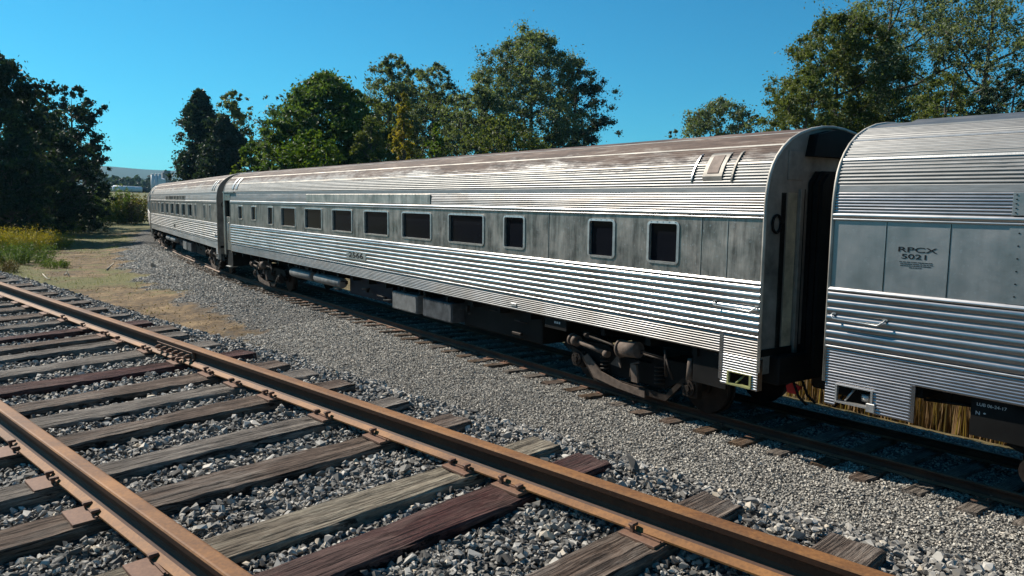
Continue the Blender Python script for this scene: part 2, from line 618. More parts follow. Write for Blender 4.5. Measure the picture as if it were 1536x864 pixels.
# ------------------------------------------------------------------ sky and sun
SUN_AZ, SUN_EL = 58.0, 40.0    # degrees left of the view axis / above the horizon
world = bpy.data.worlds.new('World')
scene.world = world
world.use_nodes = True
wn = world.node_tree
bg = wn.nodes['Background']
sky = wn.nodes.new('ShaderNodeTexSky')
sky.sky_type = 'NISHITA'
sky.sun_disc = False
sky.sun_elevation = R(SUN_EL)
sky.sun_rotation = R(-SUN_AZ)
sky.altitude = 200
sky.air_density = 1.0
sky.dust_density = .35
sky.ozone_density = 1.0
hs = wn.nodes.new('ShaderNodeMix')
hs.data_type = 'RGBA'
hs.blend_type = 'MULTIPLY'
hs.inputs[0].default_value = 1.0
hs.inputs[7].default_value = (.16, 1.0, 1.33, 1)
wn.links.new(sky.outputs[0], hs.inputs[6])
wn.links.new(hs.outputs[2], bg.inputs['Color'])
bg.inputs['Strength'].default_value = .05
sd = bpy.data.lights.new('sun', 'SUN')
sd.energy = 5.0
sd.angle = R(.53)
sd.color = (1, .93, .82)
so = bpy.data.objects.new('sun', sd)
col.objects.link(so)
sv = Vector((-math.sin(R(SUN_AZ))*math.cos(R(SUN_EL)), math.cos(R(SUN_AZ))*math.cos(R(SUN_EL)), math.sin(R(SUN_EL))))
so.rotation_euler = sv.to_track_quat('Z', 'Y').to_euler()
so.location = (-20, 10, 40)
scene.view_settings.view_transform = 'Standard'
scene.view_settings.look = 'None'
scene.view_settings.exposure = 0.72
scene.view_settings.gamma = 1.0
scene.render.engine = 'CYCLES'
scene.cycles.use_denoising = True
scene.cycles.max_bounces = 6
scene.cycles.transparent_max_bounces = 8

# ------------------------------------------------------------------ terrain
def build_ground():
    r = np.concatenate([[0.0], np.geomspace(.5, 20, 270), np.geomspace(20.2, 130, 210)[1:], np.geomspace(131, 9000, 90)])
    th = np.concatenate([np.linspace(-.72, .72, 640), np.linspace(.72, 2*math.pi-.72, 170)[1:-1]])
    T, Rr = np.meshgrid(th, r)
    X = np.sin(T)*Rr; Y = np.cos(T)*Rr
    h = ground(X, Y)
    V = np.stack([X.ravel(), Y.ravel(), h], 1)
    nr, nt2 = len(r), len(th)
    i = np.arange(nr-1)[:, None]; j = np.arange(nt2)[None, :]
    j2 = (j+1) % nt2
    Fc = np.stack([i*nt2+j, (i+1)*nt2+j, (i+1)*nt2+j2, i*nt2+j2], -1).reshape(-1, 4)[:, ::-1]
    # zone weights
    x, y = X.ravel(), Y.ravel()
    a, b = near_ab(x, y); c, s = far_lat(x, y)
    nz = vnoise(x, y, 1.6, 21)*.5+vnoise(x, y, .5, 22)*.3+vnoise(x, y, .17, 23)*.2
    gravel = np.maximum(sstep(2.35, 2.0, b+nz*.25)*(b > -9), sstep(-5.0-nz*1.2, -4.2-nz*1.2, c+gravel_shift(s))*(c < 5))
    gravel = np.where(c > 2.6, 0, gravel)
    rr_ = np.hypot(x, y)
    g2 = vnoise(x, y, 5, 31)*.5+vnoise(x, y, 1.5, 32)*.35+vnoise(x, y, .4, 33)*.25
    grass = np.clip(sstep(-.15, .35, g2+.9*sstep(16, 34, a)*sstep(-7, -10, c)-.35+.25+.5*sstep(60, 90, rr_)), 0, .85)
    grass = np.where(c > 2.2, .35, grass)
    grass = np.where(c > 9, .8, grass)
    ob = npmesh('ground', V, Fc, m_ground(), smooth=True)
    for nm, val in (('gravel', gravel), ('grass', grass)):
        at_ = ob.data.attributes.new(nm, 'FLOAT', 'POINT')
        at_.data.foreach_set('value', val.astype(np.float32))
    tag(ob, kind='structure')


def gravel_shift(s):
    # extra width of the gravel shoulder of the far track along its length
    return np.interp(s, [-10, 4, 8, 10, 11.5, 40, 60, 100], [4.0, 3.2, 1.6, .2, -.8, -.8, -2.0, -2.4])


def m_ground():
    m, nt, b = mat('ground')
    ga = nd(nt, 'ShaderNodeAttribute', attribute_name='gravel').outputs['Fac']
    gr = nd(nt, 'ShaderNodeAttribute', attribute_name='grass').outputs['Fac']
    n1 = noise(nt, 1.2, 8, .7)
    n2 = noise(nt, 9, 6, .7)
    n3 = noise(nt, 22, 5, .7)
    dirt = ramp(nt, mathn(nt, 'ADD', mathn(nt, 'MULTIPLY', n1, .55), mathn(nt, 'MULTIPLY', n2, .45)),
                [(.38, (.040, .028, .018)), (.47, (.095, .064, .036)), (.55, (.185, .125, .065)), (.65, (.29, .205, .115))])
    grs = ramp(nt, n2, [(.3, (.045, .06, .018)), (.5, (.10, .105, .035)), (.7, (.20, .16, .07))])
    vo = nd(nt, 'ShaderNodeTexVoronoi', Scale=26.0)
    tc = nd(nt, 'ShaderNodeTexCoord')
    nt.links.new(tc.outputs['Object'], vo.inputs['Vector'])
    gv = mixc(nt, ramp(nt, vo.outputs['Distance'], [(.1, g3(0)), (.65, g3(1))]), (.22, .21, .195), (.035, .034, .032))
    sep = nd(nt, 'ShaderNodeSeparateColor')
    nt.links.new(vo.outputs['Color'], sep.inputs[0])
    gv = mixc(nt, 1.0, gv, ramp(nt, sep.outputs[0], [(0, g3(.55)), (1, g3(1.6))]), 'MULTIPLY')
    c = mixc(nt, gr, dirt, grs)
    c = mixc(nt, ga, c, gv)
    nt.links.new(c, b.inputs['Base Color'])
    b.inputs['Roughness'].default_value = .9
    b.inputs['Specular IOR Level'].default_value = .15
    hgt = mathn(nt, 'ADD', mathn(nt, 'MULTIPLY', n3, .8), mathn(nt, 'MULTIPLY', mathn(nt, 'SUBTRACT', 1.0, vo.outputs['Distance']), mathn(nt, 'MULTIPLY', ga, 1.2)))
    bump(nt, b, hgt, .9, .035)
    return m


build_ground()


# ------------------------------------------------------------------ stones
def rock_protos(n=14):
    """angular crushed-rock hulls as (verts, tris)"""
    import bmesh
    out = []
    for k in range(n):
        bm = bmesh.new()
        r = np.random.default_rng(100+k)
        sc = np.array([1, r.uniform(.65, .95), r.uniform(.45, .75)])
        for _ in range(10):
            v = r.normal(size=3); v /= np.linalg.norm(v)
            v *= r.uniform(.82, 1.0)
            bm.verts.new(tuple(v*sc))
        res = bmesh.ops.convex_hull(bm, input=bm.verts)
        for v in [v for v in bm.verts if not v.link_faces]:
            bm.verts.remove(v)
        bmesh.ops.triangulate(bm, faces=bm.faces)
        bm.verts.index_update()
        V = np.array([v.co[:] for v in bm.verts]); T = np.array([[v.index for v in f.verts] for f in bm.faces])
        out.append((V, T))
        bm.free()
    return out


PROTO = rock_protos()


def rand_rot(n, flat=.45):
    # random rotations: mostly lying flat but tumbled
    ax = rng.normal(size=(n, 3)); ax[:, 2] *= 1.0
    ax /= np.linalg.norm(ax, axis=1)[:, None]
    an = rng.normal(0, flat, n)
    z = rng.uniform(0, 2*np.pi, n)
    K = np.zeros((n, 3, 3))
    K[:, 0, 1] = -ax[:, 2]; K[:, 0, 2] = ax[:, 1]; K[:, 1, 0] = ax[:, 2]; K[:, 1, 2] = -ax[:, 0]; K[:, 2, 0] = -ax[:, 1]; K[:, 2, 1] = ax[:, 0]
    I = np.eye(3)[None]
    A = I+np.sin(an)[:, None, None]*K+(1-np.cos(an))[:, None, None]*(K@K)
    Z = np.zeros((n, 3, 3)); Z[:, 0, 0] = np.cos(z); Z[:, 0, 1] = -np.sin(z); Z[:, 1, 0] = np.sin(z); Z[:, 1, 1] = np.cos(z); Z[:, 2, 2] = 1
    return A@Z


def stones(name, P, size, m, tone, label):
    n = len(P)
    pid = rng.integers(0, len(PROTO), n)
    VV = []; FF = []; TT = []
    off = 0
    for k, (V, T) in enumerate(PROTO):
        s = np.where(pid == k)[0]
        if len(s) == 0: continue
        Rm = rand_rot(len(s), .7)
        v = np.einsum('nij,kj->nki', Rm, V)*size[s][:, None, None]+P[s][:, None, :]
        f = T[None]+(np.arange(len(s))*len(V))[:, None, None]+off
        off += len(s)*len(V)
        VV.append(v.reshape(-1, 3)); FF.append(f.reshape(-1, 3)); TT.append(np.repeat(tone[s], len(V)))
    o = npmesh(name, np.vstack(VV), np.vstack(FF), m, tone=np.concatenate(TT))
    tag(o, label, 'ballast', kind='stuff')
    return o


TIES_A = [-.75, -.1, .5, 1.14, 1.78, 2.52, 2.90, 3.60, 4.16, 4.80, 5.30, 5.71, 6.28, 6.86, 7.46, 7.85, 8.36, 8.98, 9.58, 10.22, 10.64, 11.28, 11.9, 12.5, 13.1, 13.7, 14.35, 14.9, 15.5, 16.1]
tieA = np.array(TIES_A)


def in_view(x, y, z, mg=60):
    """keep points inside the photograph's frame plus a margin (photo px) - what a step to the side could still see"""
    Z = z-CAM_H
    zc = y*math.cos(PITCH)-Z*math.sin(PITCH)
    yc = y*math.sin(PITCH)+Z*math.cos(PITCH)
    u = x/zc; v = -yc/zc
    uu = cr*u-sr*v; vv = sr*u+cr*v
    px = 768+F_PX*uu; py = 432+F_PX*vv
    return (zc > .3) & (px > -mg) & (px < 1536+mg) & (py > -mg) & (py < 864+mg)


def near_ballast():
    P = []; S = []
    for layer, (dens, lo, hi, lift) in enumerate(((2900, .008, .017, .0), (1100, .015, .028, .009), (60, .028, .046, .012))):
        A0, A1, B0, B1 = -3.0, 30, -3.4, 2.5
        n = int((A1-A0)*(B1-B0)*dens)
        a = rng.uniform(A0, A1, n); b = rng.uniform(B0, B1, n)
        q = n_n[None]*(N_OFF+b)[:, None]+n_d[None]*a[:, None]
        x, y = q[:, 0], q[:, 1]
        dist = np.hypot(x, y)
        keep = rng.random(n) < np.clip((11/np.maximum(dist, 11))**1.3, .10, 1)
        keep &= in_view(x, y, np.full(n, -.25), 420)
        k2 = np.ones(n, bool)
        x, y, a, b = x[keep], y[keep], a[keep], b[keep]
        # clear of ties
        dt = np.abs((a+.055*b)[:, None]-tieA[None]).min(1)
        on_tie = (dt < .135) & (np.abs(b) < 1.31)
        # ballast spills over the tie ends now and then
        ok = ~on_tie
        x, y, a, b = x[ok], y[ok], a[ok], b[ok]
        dd = np.hypot(x, y)
        h = ground(x, y, True)
        # between the ties the stones lie a little lower near the middle and mound next to the rails
        sz = rng.uniform(lo, hi, len(x))*np.clip(dd/11, 1, 2.0)
        P.append(np.stack([x, y, h+lift+rng.normal(0, .008, len(x))], 1)); S.append(sz)
    P = np.vstack(P); S = np.concatenate(S)
    stones('ballast', P, S, 'stone', np.clip(rng.normal(.44, .27, len(P)), 0, 1), 'coarse blue-grey crushed stone ballast around the ties of the rusty near track')


def far_gravel():
    P = []; S = []
    for dens, lo, hi, lift in ((1500, .012, .021, .0), (700, .018, .028, .008)):
        # sample in view space so that density follows distance
        n = int(230*dens)
        th = rng.uniform(-.66, .72, n)
        r = np.sqrt(rng.uniform(4.5**2, 22.0**2, n))
        x = np.sin(th)*r; y = np.cos(th)*r
        P1 = [(x, y)]
        n2 = int(320*dens*.40)
        th = rng.uniform(-.62, .05, n2); r = np.sqrt(rng.uniform(22**2, 62**2, n2))
        x = np.concatenate([x, np.sin(th)*r]); y = np.concatenate([y, np.cos(th)*r])
        c, s = far_lat(x, y); a, b = near_ab(x, y)
        nzz = vnoise(x, y, 1.6, 21)*.5+vnoise(x, y, .5, 22)*.3+vnoise(x, y, .17, 23)*.2
        k = (c+gravel_shift(s) > -4.6-nzz*1.2) & (c < 2.2) & (b > 1.9+rng.normal(0, .12, len(x))) & in_view(x, y, np.full(len(x), -1.8), 260)
        on_tie = (np.abs((s-FAR_T0+.30) % FAR_DT-.30) < .13) & (np.abs(c) < 1.32)
        k &= ~on_tie
        k &= ~((c > -.5) & (rng.random(len(x)) < .6))
        x, y = x[k], y[k]
        d = np.hypot(x, y)
        h = ground(x, y)
        P.append(np.stack([x, y, h+lift+rng.normal(0, .006, len(x))], 1)); S.append(rng.uniform(lo, hi, len(x))*np.clip(d/15, 1, 2.8))
    P = np.vstack(P); S = np.concatenate(S)
    stones('gravel', P, S, 'gravel', np.clip(rng.normal(.50, .22, len(P)), 0, 1), 'fine beige-grey gravel bank sloping up to the passenger train')


FAR_T0, FAR_DT = .05, .60
near_ballast()
far_gravel()

# ------------------------------------------------------------------ near track
RP = [(-.070, -.174), (.070, -.174), (.070, -.164), (.030, -.142), (.014, -.122), (.0085, -.105), (.0085, -.058), (.014, -.048), (.0345, -.038), (.0355, -.009),
      (.031, -.002), (.024, 0), (-.024, 0), (-.031, -.002), (-.0355, -.009), (-.0345, -.038), (-.014, -.048), (-.0085, -.058), (-.0085, -.105), (-.014, -.122), (-.030, -.142), (-.070, -.164)]
RP = [((y*.866 if abs(y) > .06 else y), z*.786) for y, z in RP]
WEB = {4, 5, 6, 7, 8, 14, 15, 16, 17, 18, 19}  # web and under-head faces that take the painted shade colour


def rail(name, frames, m, jitter=0):
    """frames: list of (point, lateral unit, up unit)"""
    mb = MB()
    n = len(RP)
    vs = []
    for p, l, u in frames:
        for y, z in RP:
            vs.append(p+l*y+u*z)
    fs = []
    for i in range(len(frames)-1):
        for k in range(n):
            k2 = (k+1) % n
            fs.append((i*n+k, i*n+k2, (i+1)*n+k2, (i+1)*n+k))
    mb.add(vs, fs)
    mb.f.append(tuple(range(n-1, -1, -1))); mb.sm.append(False)
    e = (len(frames)-1)*n
    mb.f.append(tuple(e+k for k in range(n))); mb.sm.append(False)
    o = mb.build(name, m)
    o.data.materials.append(MT['rail_web_shade'])
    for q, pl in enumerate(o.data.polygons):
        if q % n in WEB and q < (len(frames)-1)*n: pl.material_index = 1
    return o


nl = Vector((n_n[0], n_n[1], N_TILT)).normalized()
nd_ = Vector((n_d[0], n_d[1], N_GR)).normalized()
nu = nd_.cross(nl)*-1
if nu.z < 0: nu = -nu
HB = .7525
JOINT = 6.34
GRP_RAIL = 'rusty rails of the near track'


def near_rail(b, a0, a1, name='rail'):
    fr = []
    for a in np.linspace(a0, a1, 40):
        fr.append((near_pt(a, b)+Vector((0, 0, 0)), nl, nu))
    return rail(name, fr, 'rust')


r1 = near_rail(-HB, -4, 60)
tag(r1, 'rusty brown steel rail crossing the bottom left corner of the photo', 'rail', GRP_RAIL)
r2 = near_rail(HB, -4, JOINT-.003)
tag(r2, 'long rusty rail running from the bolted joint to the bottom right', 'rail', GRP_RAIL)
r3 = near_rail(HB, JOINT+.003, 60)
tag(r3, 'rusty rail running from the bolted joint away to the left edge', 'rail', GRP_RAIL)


def near_frame(a, b, z):
    """matrix of a local frame on the near track: x along toward the right, y lateral, z up"""
    m = Matrix((-nd_, nl, nu)).transposed().to_4x4()
    m.translation = near_pt(a, b)+nu*z
    return m


# joint bar with bolts, both faces
for side, lab in ((-1, None),):
    mb = MB()
    for sgn in (-1, 1):
        poly = [(sgn*y_, z_*.786) for y_, z_ in ((.011, -.132), (.040, -.150), (.040, -.135), (.026, -.118), (.026, -.070), (.036, -.052), (.030, -.043), (.012, -.052))]
        mb.prism_x(poly if sgn > 0 else poly[::-1], -.33, .33)
    jb = mb.build('joint_bar', 'plate', r2)
    jb.matrix_world = near_frame(JOINT, HB, 0)
    for k in range(6):
        x = -.27+k*.108
        bb = MB()
        bb.tube([(x, -.026, -.075), (x, -.060, -.075)], .019, 6, smooth=False)
        bb.tube([(x, -.060, -.075), (x, -.078, -.075)], .011, 8)
        o = bb.build('bolt', 'plate', jb)

TMAT = {0: 'wood_brown', 1: 'wood_red', 2: 'wood_grey', 3: 'wood_pale', 4: 'wood_brown'}
look = dict(zip(TIES_A, ['wood_'+q for q in 'grey brown grey brown brown red pale brown grey brown grey brown red grey grey brown red grey brown brown grey brown grey brown grey brown grey brown grey brown'.split()]))
LOOKW = {'wood_brown': 'brown weathered', 'wood_red': 'dark reddish-brown', 'wood_grey': 'grey weathered', 'wood_pale': 'pale bleached', 'wood_far': 'dusty brown'}


def tie_mesh(name, wd, ht, ln0, ln1, seed, m):
    r = np.random.default_rng(seed)
    nx, ny, nz = 10, 40, 4
    # box surface grid, displaced
    mb = MB()
    ys = np.linspace(-ln0, ln1, ny)
    ph = r.uniform(0, 10, 8)
    ring = [(-1, -1), (-1, 0), (-1, .86), (-.93, 1), (-.6, 1), (-.3, 1), (0, 1), (.3, 1), (.6, 1), (.93, 1), (1, .86), (1, 0), (1, -1)]
    vs = []
    prof = r.normal(0, .0035, len(ring))
    for i, y in enumerate(ys):
        w1 = .004*math.sin(y*4+ph[0])+.003*math.sin(y*11+ph[1])
        w2 = .004*math.sin(y*5+ph[2])+.003*math.sin(y*13+ph[3])
        for k, (u, v) in enumerate(ring):
            x = u*wd/2+(w1 if u < 0 else w2)
            z = (v-1)*ht/2
            z += .004*math.sin(y*3+ph[4]+u)+(prof[k] if v > .8 else 0)+r.normal(0, .0018)
            yy = y+(r.normal(0, .006) if i in (0, ny-1) else 0)
            vs.append((x+r.normal(0, .0015), yy, z))
    n = len(ring)
    fs = []
    for i in range(ny-1):
        for k in range(n):
            k2 = (k+1) % n
            fs.append((i*n+k, (i+1)*n+k, (i+1)*n+k2, i*n+k2))
    fs.append(tuple(range(n))); fs.append(tuple(range(ny*n-1, (ny-1)*n-1, -1)))
    mb.add(vs, fs)
    me = bpy.data.meshes.new(name)
    me.from_pydata(mb.v, [], mb.f)
    me.materials.append(MT[m])
    me.update()
    return me


def tie_plate(parent, b, seed, near=True):
    r = random.Random(seed)
    mb = MB()
    w_ = .095
    # long plate, sticks out past the rail foot both sides
    mb.box(-w_, w_, b-(.165 if b < 0 else .115), b+(.11 if b < 0 else .15), -.0005, .014, .002)
    mb.box(-w_+.004, w_-.004, b-.074, b-.064, .0145, .022)
    mb.box(-w_+.004, w_-.004, b+.064, b+.074, .0145, .022)
    pl = mb.build('tie_plate', 'plate', parent)
    if not near: return pl
    for sgn, xs in ((-1, (-.055, .05)), (1, (.055,))):
        for x in xs:
            if sgn < 0 and x > 0 and r.random() < .35: continue
            s = MB()
            x += r.uniform(-.012, .012)
            y = b+sgn*(.069+r.uniform(0, .006)); h = .030+r.uniform(0, .016)
            s.box(x-.008, x+.008, y-.008, y+.008, .002, h)
            s.box(x-.014, x+.014, y-(.026 if sgn > 0 else .014), y+(.026 if sgn < 0 else .014), h-.004, h+.010, .004)
            s.build('spike', 'plate', pl)
    return pl


TIE_TOP = -.151
for i, a in enumerate(TIES_A):
    m = look[a]
    rr = random.Random(i)
    e1 = 1.30+rr.uniform(-.03, .04); e0 = 1.30+rr.uniform(-.05, .05)
    o = link('wooden_tie', tie_mesh('wooden_tie', .235+rr.uniform(-.015, .012), .17, e0, e1, i, m))
    o.matrix_world = near_frame(a, 0, TIE_TOP) @ Matrix.Rotation(-.055+rr.uniform(-.02, .02), 4, 'Z')
    extra = {2.52: ', deep red across the bottom', 6.28: ', near the bolted joint', 2.90: ', the palest in front'}.get(a, '')
    tag(o, f'{LOOKW[m]} near-track tie, {ordw(i+1)} from the bottom right{extra}', 'railroad tie', 'wooden ties of the near track')
    for b in (-HB, HB):
        tie_plate(o, b, i*7+(1 if b > 0 else 0), a < 9)

# ------------------------------------------------------------------ far track
up_v = Vector((0, 0, 1))
for sgn, lab in ((-1, 'brown rail of the far track on the camera side, lying under the passenger cars'), (1, 'shaded farther rail of the far track beneath the passenger cars')):
    fr = []
    for s in np.arange(-24, 110, 1.0):
        x, y, tx, ty = far_at(s)
        nx_, ny_ = ty, -tx
        fr.append((Vector((x+nx_*sgn*HB, y+ny_*sgn*HB, float(zrail(y)))), Vector((nx_, ny_, 0)), up_v))
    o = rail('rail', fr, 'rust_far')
    tag(o, lab, 'rail', 'rails of the far track')

fars = [s for s in np.arange(FAR_T0-FAR_DT*8, 42, FAR_DT)]
for i, s in enumerate(fars):
    x, y, tx, ty = far_at(s)
    rr = random.Random(1000+i)
    m = rr.choice(['wood_far', 'wood_far', 'wood_brown', 'wood_grey'])
    if i < 5:
        me = tie_mesh('wooden_tie', .22, .17, 1.3, 1.3, 500+i, m)
    else:
        me = tie_mesh('wooden_tie', .22, .17, 1.3, 1.3, 500+i, m) if i < 40 else me
    o = link('wooden_tie', me)
    M_ = Matrix((Vector((-tx, -ty, 0)), Vector((ty, -tx, 0)), up_v)).transposed().to_4x4()
    M_.translation = Vector((x, y, float(zrail(y))+TIE_TOP))
    o.matrix_world = M_ @ Matrix.Translation((0, rr.uniform(-.09, .07), 0)) @ Matrix.Rotation(rr.uniform(-.05, .05), 4, 'Z')
    tag(o, f'{LOOKW[m]} tie end poking out of the gravel beneath the train, {ordw(i+1)} from the right', 'railroad tie', 'wooden ties of the far track')
    if i < 45:
        tie_plate(o, -HB, 900+i, i < 22)

# ------------------------------------------------------------------ passenger cars
W = 1.4375
ROOFP = [(-1.437, 3.18), (-1.434, 3.30), (-1.422, 3.42), (-1.405, 3.54), (-1.372, 3.68), (-1.320, 3.80), (-1.235, 3.925), (-1.12, 4.045), (-.96, 4.16), (-.76, 4.25), (-.52, 4.32), (-.26, 4.36), (0, 4.375)]


def arc_profile():
    P = np.array(ROOFP); P = np.vstack([P, (P*[-1, 1])[::-1][1:]])
    d = np.concatenate([[0], np.cumsum(np.linalg.norm(np.diff(P, axis=0), axis=1))])
    return P, d


AP, AD = arc_profile()


def smooth_prof(t):
    # slightly smoothed lookup
    y = np.interp(t, AD, AP[:, 0]); z = np.interp(t, AD, AP[:, 1])
    return y, z


def roof_section(p_lo, p_hi, flutes, amp):
    """points along the roof arc between arc lengths with fluting -> list (y,z)"""
    pass


def flute(t, amp, kind):
    # t in flutes; 0 at groove
    if kind == 'big':
        q = np.abs((t % 1)*2-1); return amp*(np.sqrt(np.clip(1-q**2.2, 0, 1)))
    if kind == 'big':
        return amp*(np.abs(np.sin(np.pi*t)))**.75
    return amp*(np.abs(np.sin(np.pi*t)))**.8


def extrude_strip(pts, x0, x1, nx, name, m, parent, wob=.0015, seed=0, flip=False):
    """pts: (y,z) polyline, extruded along x with faint oil-canning"""
    pts = np.array(pts)
    xs = np.linspace(x0, x1, nx)
    n = len(pts)
    tn = np.gradient(pts, axis=0); tn /= np.linalg.norm(tn, axis=1)[:, None]+1e-9
    nrm = np.stack([-tn[:, 1], tn[:, 0]], 1)
    if flip: nrm = -nrm
    X, Z = np.meshgrid(xs, pts[:, 1], indexing='ij')
    wv = wob*(vnoise(X, Z, .55, 40+seed)+.7*vnoise(X, Z, .22, 41+seed))
    Yv = pts[None, :, 0]+wv*nrm[None, :, 0]; Zv = pts[None, :, 1]+wv*nrm[None, :, 1]
    V = np.stack([X, Yv, Zv], -1).reshape(-1, 3)
    i = np.arange(nx-1)[:, None]; j = np.arange(n-1)[None, :]
    Fc = np.stack([i*n+j, (i+1)*n+j, (i+1)*n+j+1, i*n+j+1], -1).reshape(-1, 4)
    return npmesh(name, V, Fc, m, parent, smooth=True)


def side_prof(z0, z1, pitch, amp, kind, y0=-W, per=8):
    nf = max(1, round((z1-z0)/pitch))
    t = np.linspace(0, nf, nf*per+1)
    z = z0+(z1-z0)*t/nf
    off = flute(t, amp, kind)
    return [(y0-o, zz) for o, zz in zip(off, z)]


def text_mesh(s, size, name, m, parent, loc, xdir, width=None, extr=.0015, bold=0):
    """flat lettering on the -y side of a car: xdir=+1 reads toward local +x"""
    cu = bpy.data.curves.new(name, 'FONT')
    cu.body = s; cu.size = size; cu.extrude = extr; cu.align_x = 'CENTER'; cu.align_y = 'CENTER'
    cu.offset = bold
    tmp_ = bpy.data.objects.new('tmp', cu)
    col.objects.link(tmp_)
    bpy.context.view_layer.update()
    dg = bpy.context.evaluated_depsgraph_get()
    me = bpy.data.meshes.new_from_object(tmp_.evaluated_get(dg))
    bpy.data.objects.remove(tmp_)
    me.materials.clear(); me.materials.append(MT[m])
    xs = [v.co.x for v in me.vertices]
    w0 = max(xs)-min(xs)
    k = width/w0 if width else 1
    for v in me.vertices:
        x, y, z = v.co
        v.co = (x*k, -z, y)
    o = link(name, me, parent)
    o.location = loc
    return o


def bogie(parent, xc, detail=True, mirror=1):
    """one truck; local x centre xc; near side at -y"""
    mb = MB()
    yb = -1.03
    # side frame (equaliser/truck frame) with curved belly
    for sg in (-1, 1):
        Y0, Y1 = sg*.98, sg*1.08
        poly = [(-1.55, .62), (-1.45, .78), (-.5, .80), (-.35, .66), (.35, .66), (.5, .80), (1.45, .78), (1.55, .62), (1.40, .56), (1.0, .56), (.62, .30), (-.62, .30), (-1.0, .56), (-1.40, .56)]
        mb.prism_y([(xc+x, z) for x, z in poly][::-1 if sg < 0 else 1], Y0, Y1)
    mb.box(xc-.35, xc+.35, -.98, .98, .45, .72)
    mb.box(xc-1.5, xc-1.38, -.98, .98, .58, .76)
    mb.box(xc+1.38, xc+1.5, -.98, .98, .58, .76)
    fr = mb.build('bogie', 'dark', parent)
    # wheels and axles
    for sx in (-1.12, 1.12):
        for sg in (-1, 1):
            wb = MB()
            y = sg*.72
            wb.tube([(xc+sx, y-.065*sg, .44), (xc+sx, y+.065*sg, .44)], .43, 28)
            wb.tube([(xc+sx, y-.10*sg, .44), (xc+sx, y-.065*sg, .44)], .455, 28)
            wb.tube([(xc+sx, y+.065*sg, .44), (xc+sx, y+.13*sg, .44)], .12, 14)
            wb.build('wheel', 'grease', fr)
        ab = MB(); ab.tube([(xc+sx, -1.0, .44), (xc+sx, 1.0, .44)], .08, 12)
        ab.build('axle', 'dark', fr)
        jb_ = MB()
        jb_.box(xc+sx-.15, xc+sx+.15, -1.16, -1.02, .30, .60, .02)
        jb_.tube([(xc+sx, -1.16, .45), (xc+sx, -1.20, .45)], .125, 16)
        jb_.tube([(xc+sx, -1.20, .45), (xc+sx, -1.235, .45)], .055, 12)
        for q in range(5):
            th = q*2*math.pi/5
            jb_.tube([(xc+sx+.09*math.cos(th), -1.20, .45+.09*math.sin(th)), (xc+sx+.09*math.cos(th), -1.22, .45+.09*math.sin(th))], .014, 6)
        jb_.build('journal_box', 'grease', fr)
    # equaliser bar
    eq = MB()
    path = [(-1.25, .66), (-1.0, .58), (-.72, .25), (.72, .25), (1.0, .58), (1.25, .66)]
    pts = [(xc+x, z) for x, z in path]+[(xc+x, z-.11) for x, z in path[::-1]]
    eq.prism_y(pts, -1.17, -1.115)
    eq.build('equalizer_bar', 'grease', fr)
    # springs
    for sx in (-.55, .55):
        sp = MB()
        pp = [(xc+sx+.085*math.cos(t_*.5), -1.10+.085*math.sin(t_*.5)*.8, .34+t_*.0053) for t_ in range(0, 66)]
        sp.tube(pp, .018, 6)
        sp.build('coil_spring', 'grease', fr)
    if detail:
        bc = MB()
        bc.tube([(xc+.30, -1.30, .90), (xc-.02, -1.30, .86)], .135, 20)
        bc.tube([(xc-.02, -1.30, .86), (xc-.05, -1.30, .857)], .155, 20)
        bc.tube([(xc-.05, -1.30, .857), (xc-.12, -1.30, .85)], .07, 12)
        bc.build('brake_cylinder', 'sand', fr)
        MB().tube([(xc-.10, -1.32, .86), (xc-.22, -1.34, .90), (xc-.72, -1.34, .965)], .022, 8).build('brake_rod', 'grease', fr)
        MB().tube([(xc-.70, -1.36, .965), (xc-.78, -1.32, .965)], .045, 10).build('brake_rod', 'grease', fr)
        MB().tube([(xc+.36, -1.31, .86), (xc+.80, -1.31, .83)], .018, 8).build('brake_rod', 'grease', fr)
        MB().tube([(xc+.36, -1.31, .90), (xc+.80, -1.31, .87)], .012, 8).build('brake_rod', 'grease', fr)
        MB().tube([(xc+.80, -1.31, 1.0), (xc+.83, -1.31, .58)], .022, 8).build('brake_rod', 'grease', fr)
        MB().tube([(xc+.80, -1.31, .90), (xc+.95, -1.31, .56)], .018, 8).build('brake_rod', 'grease', fr)
        tb = MB()
        tb.tube([(xc-.38, -1.26, .70), (xc-1.05, -1.26, .80)], .04, 12)
        tb.tube([(xc-1.02, -1.26, .795), (xc-1.10, -1.26, .805)], .10, 14)
        tb.tube([(xc-1.13, -1.26, .81), (xc-1.17, -1.26, .815)], .11, 14)
        tb.tube([(xc-.34, -1.26, .69), (xc-.42, -1.26, .70)], .06, 12)
        tb.build('brake_slack_tube', 'sand', fr)
        bk = MB()
        bk.prism_y([(xc-.18, .72), (xc-.34, .52), (xc-.12, .50)], -1.21, -1.18)
        bk.prism_y([(xc+.25, .33), (xc+.22, .62), (xc+.10, .62), (xc+.13, .33)], -1.25, -1.21)
        bk.tube([(xc+.10, -1.23, .40), (xc+.12, -1.23, .62), (xc+.26, -1.23, .68)], .022, 8)
        bk.prism_y([(xc-.95, .52), (xc-.70, .20), (xc-.20, .13), (xc+.35, .10), (xc+.35, .22), (xc-.1, .24), (xc-.55, .34), (xc-.86, .60)], -1.20, -1.175)
        bk.build('equalizer_seat', 'sand', fr)
    return fr


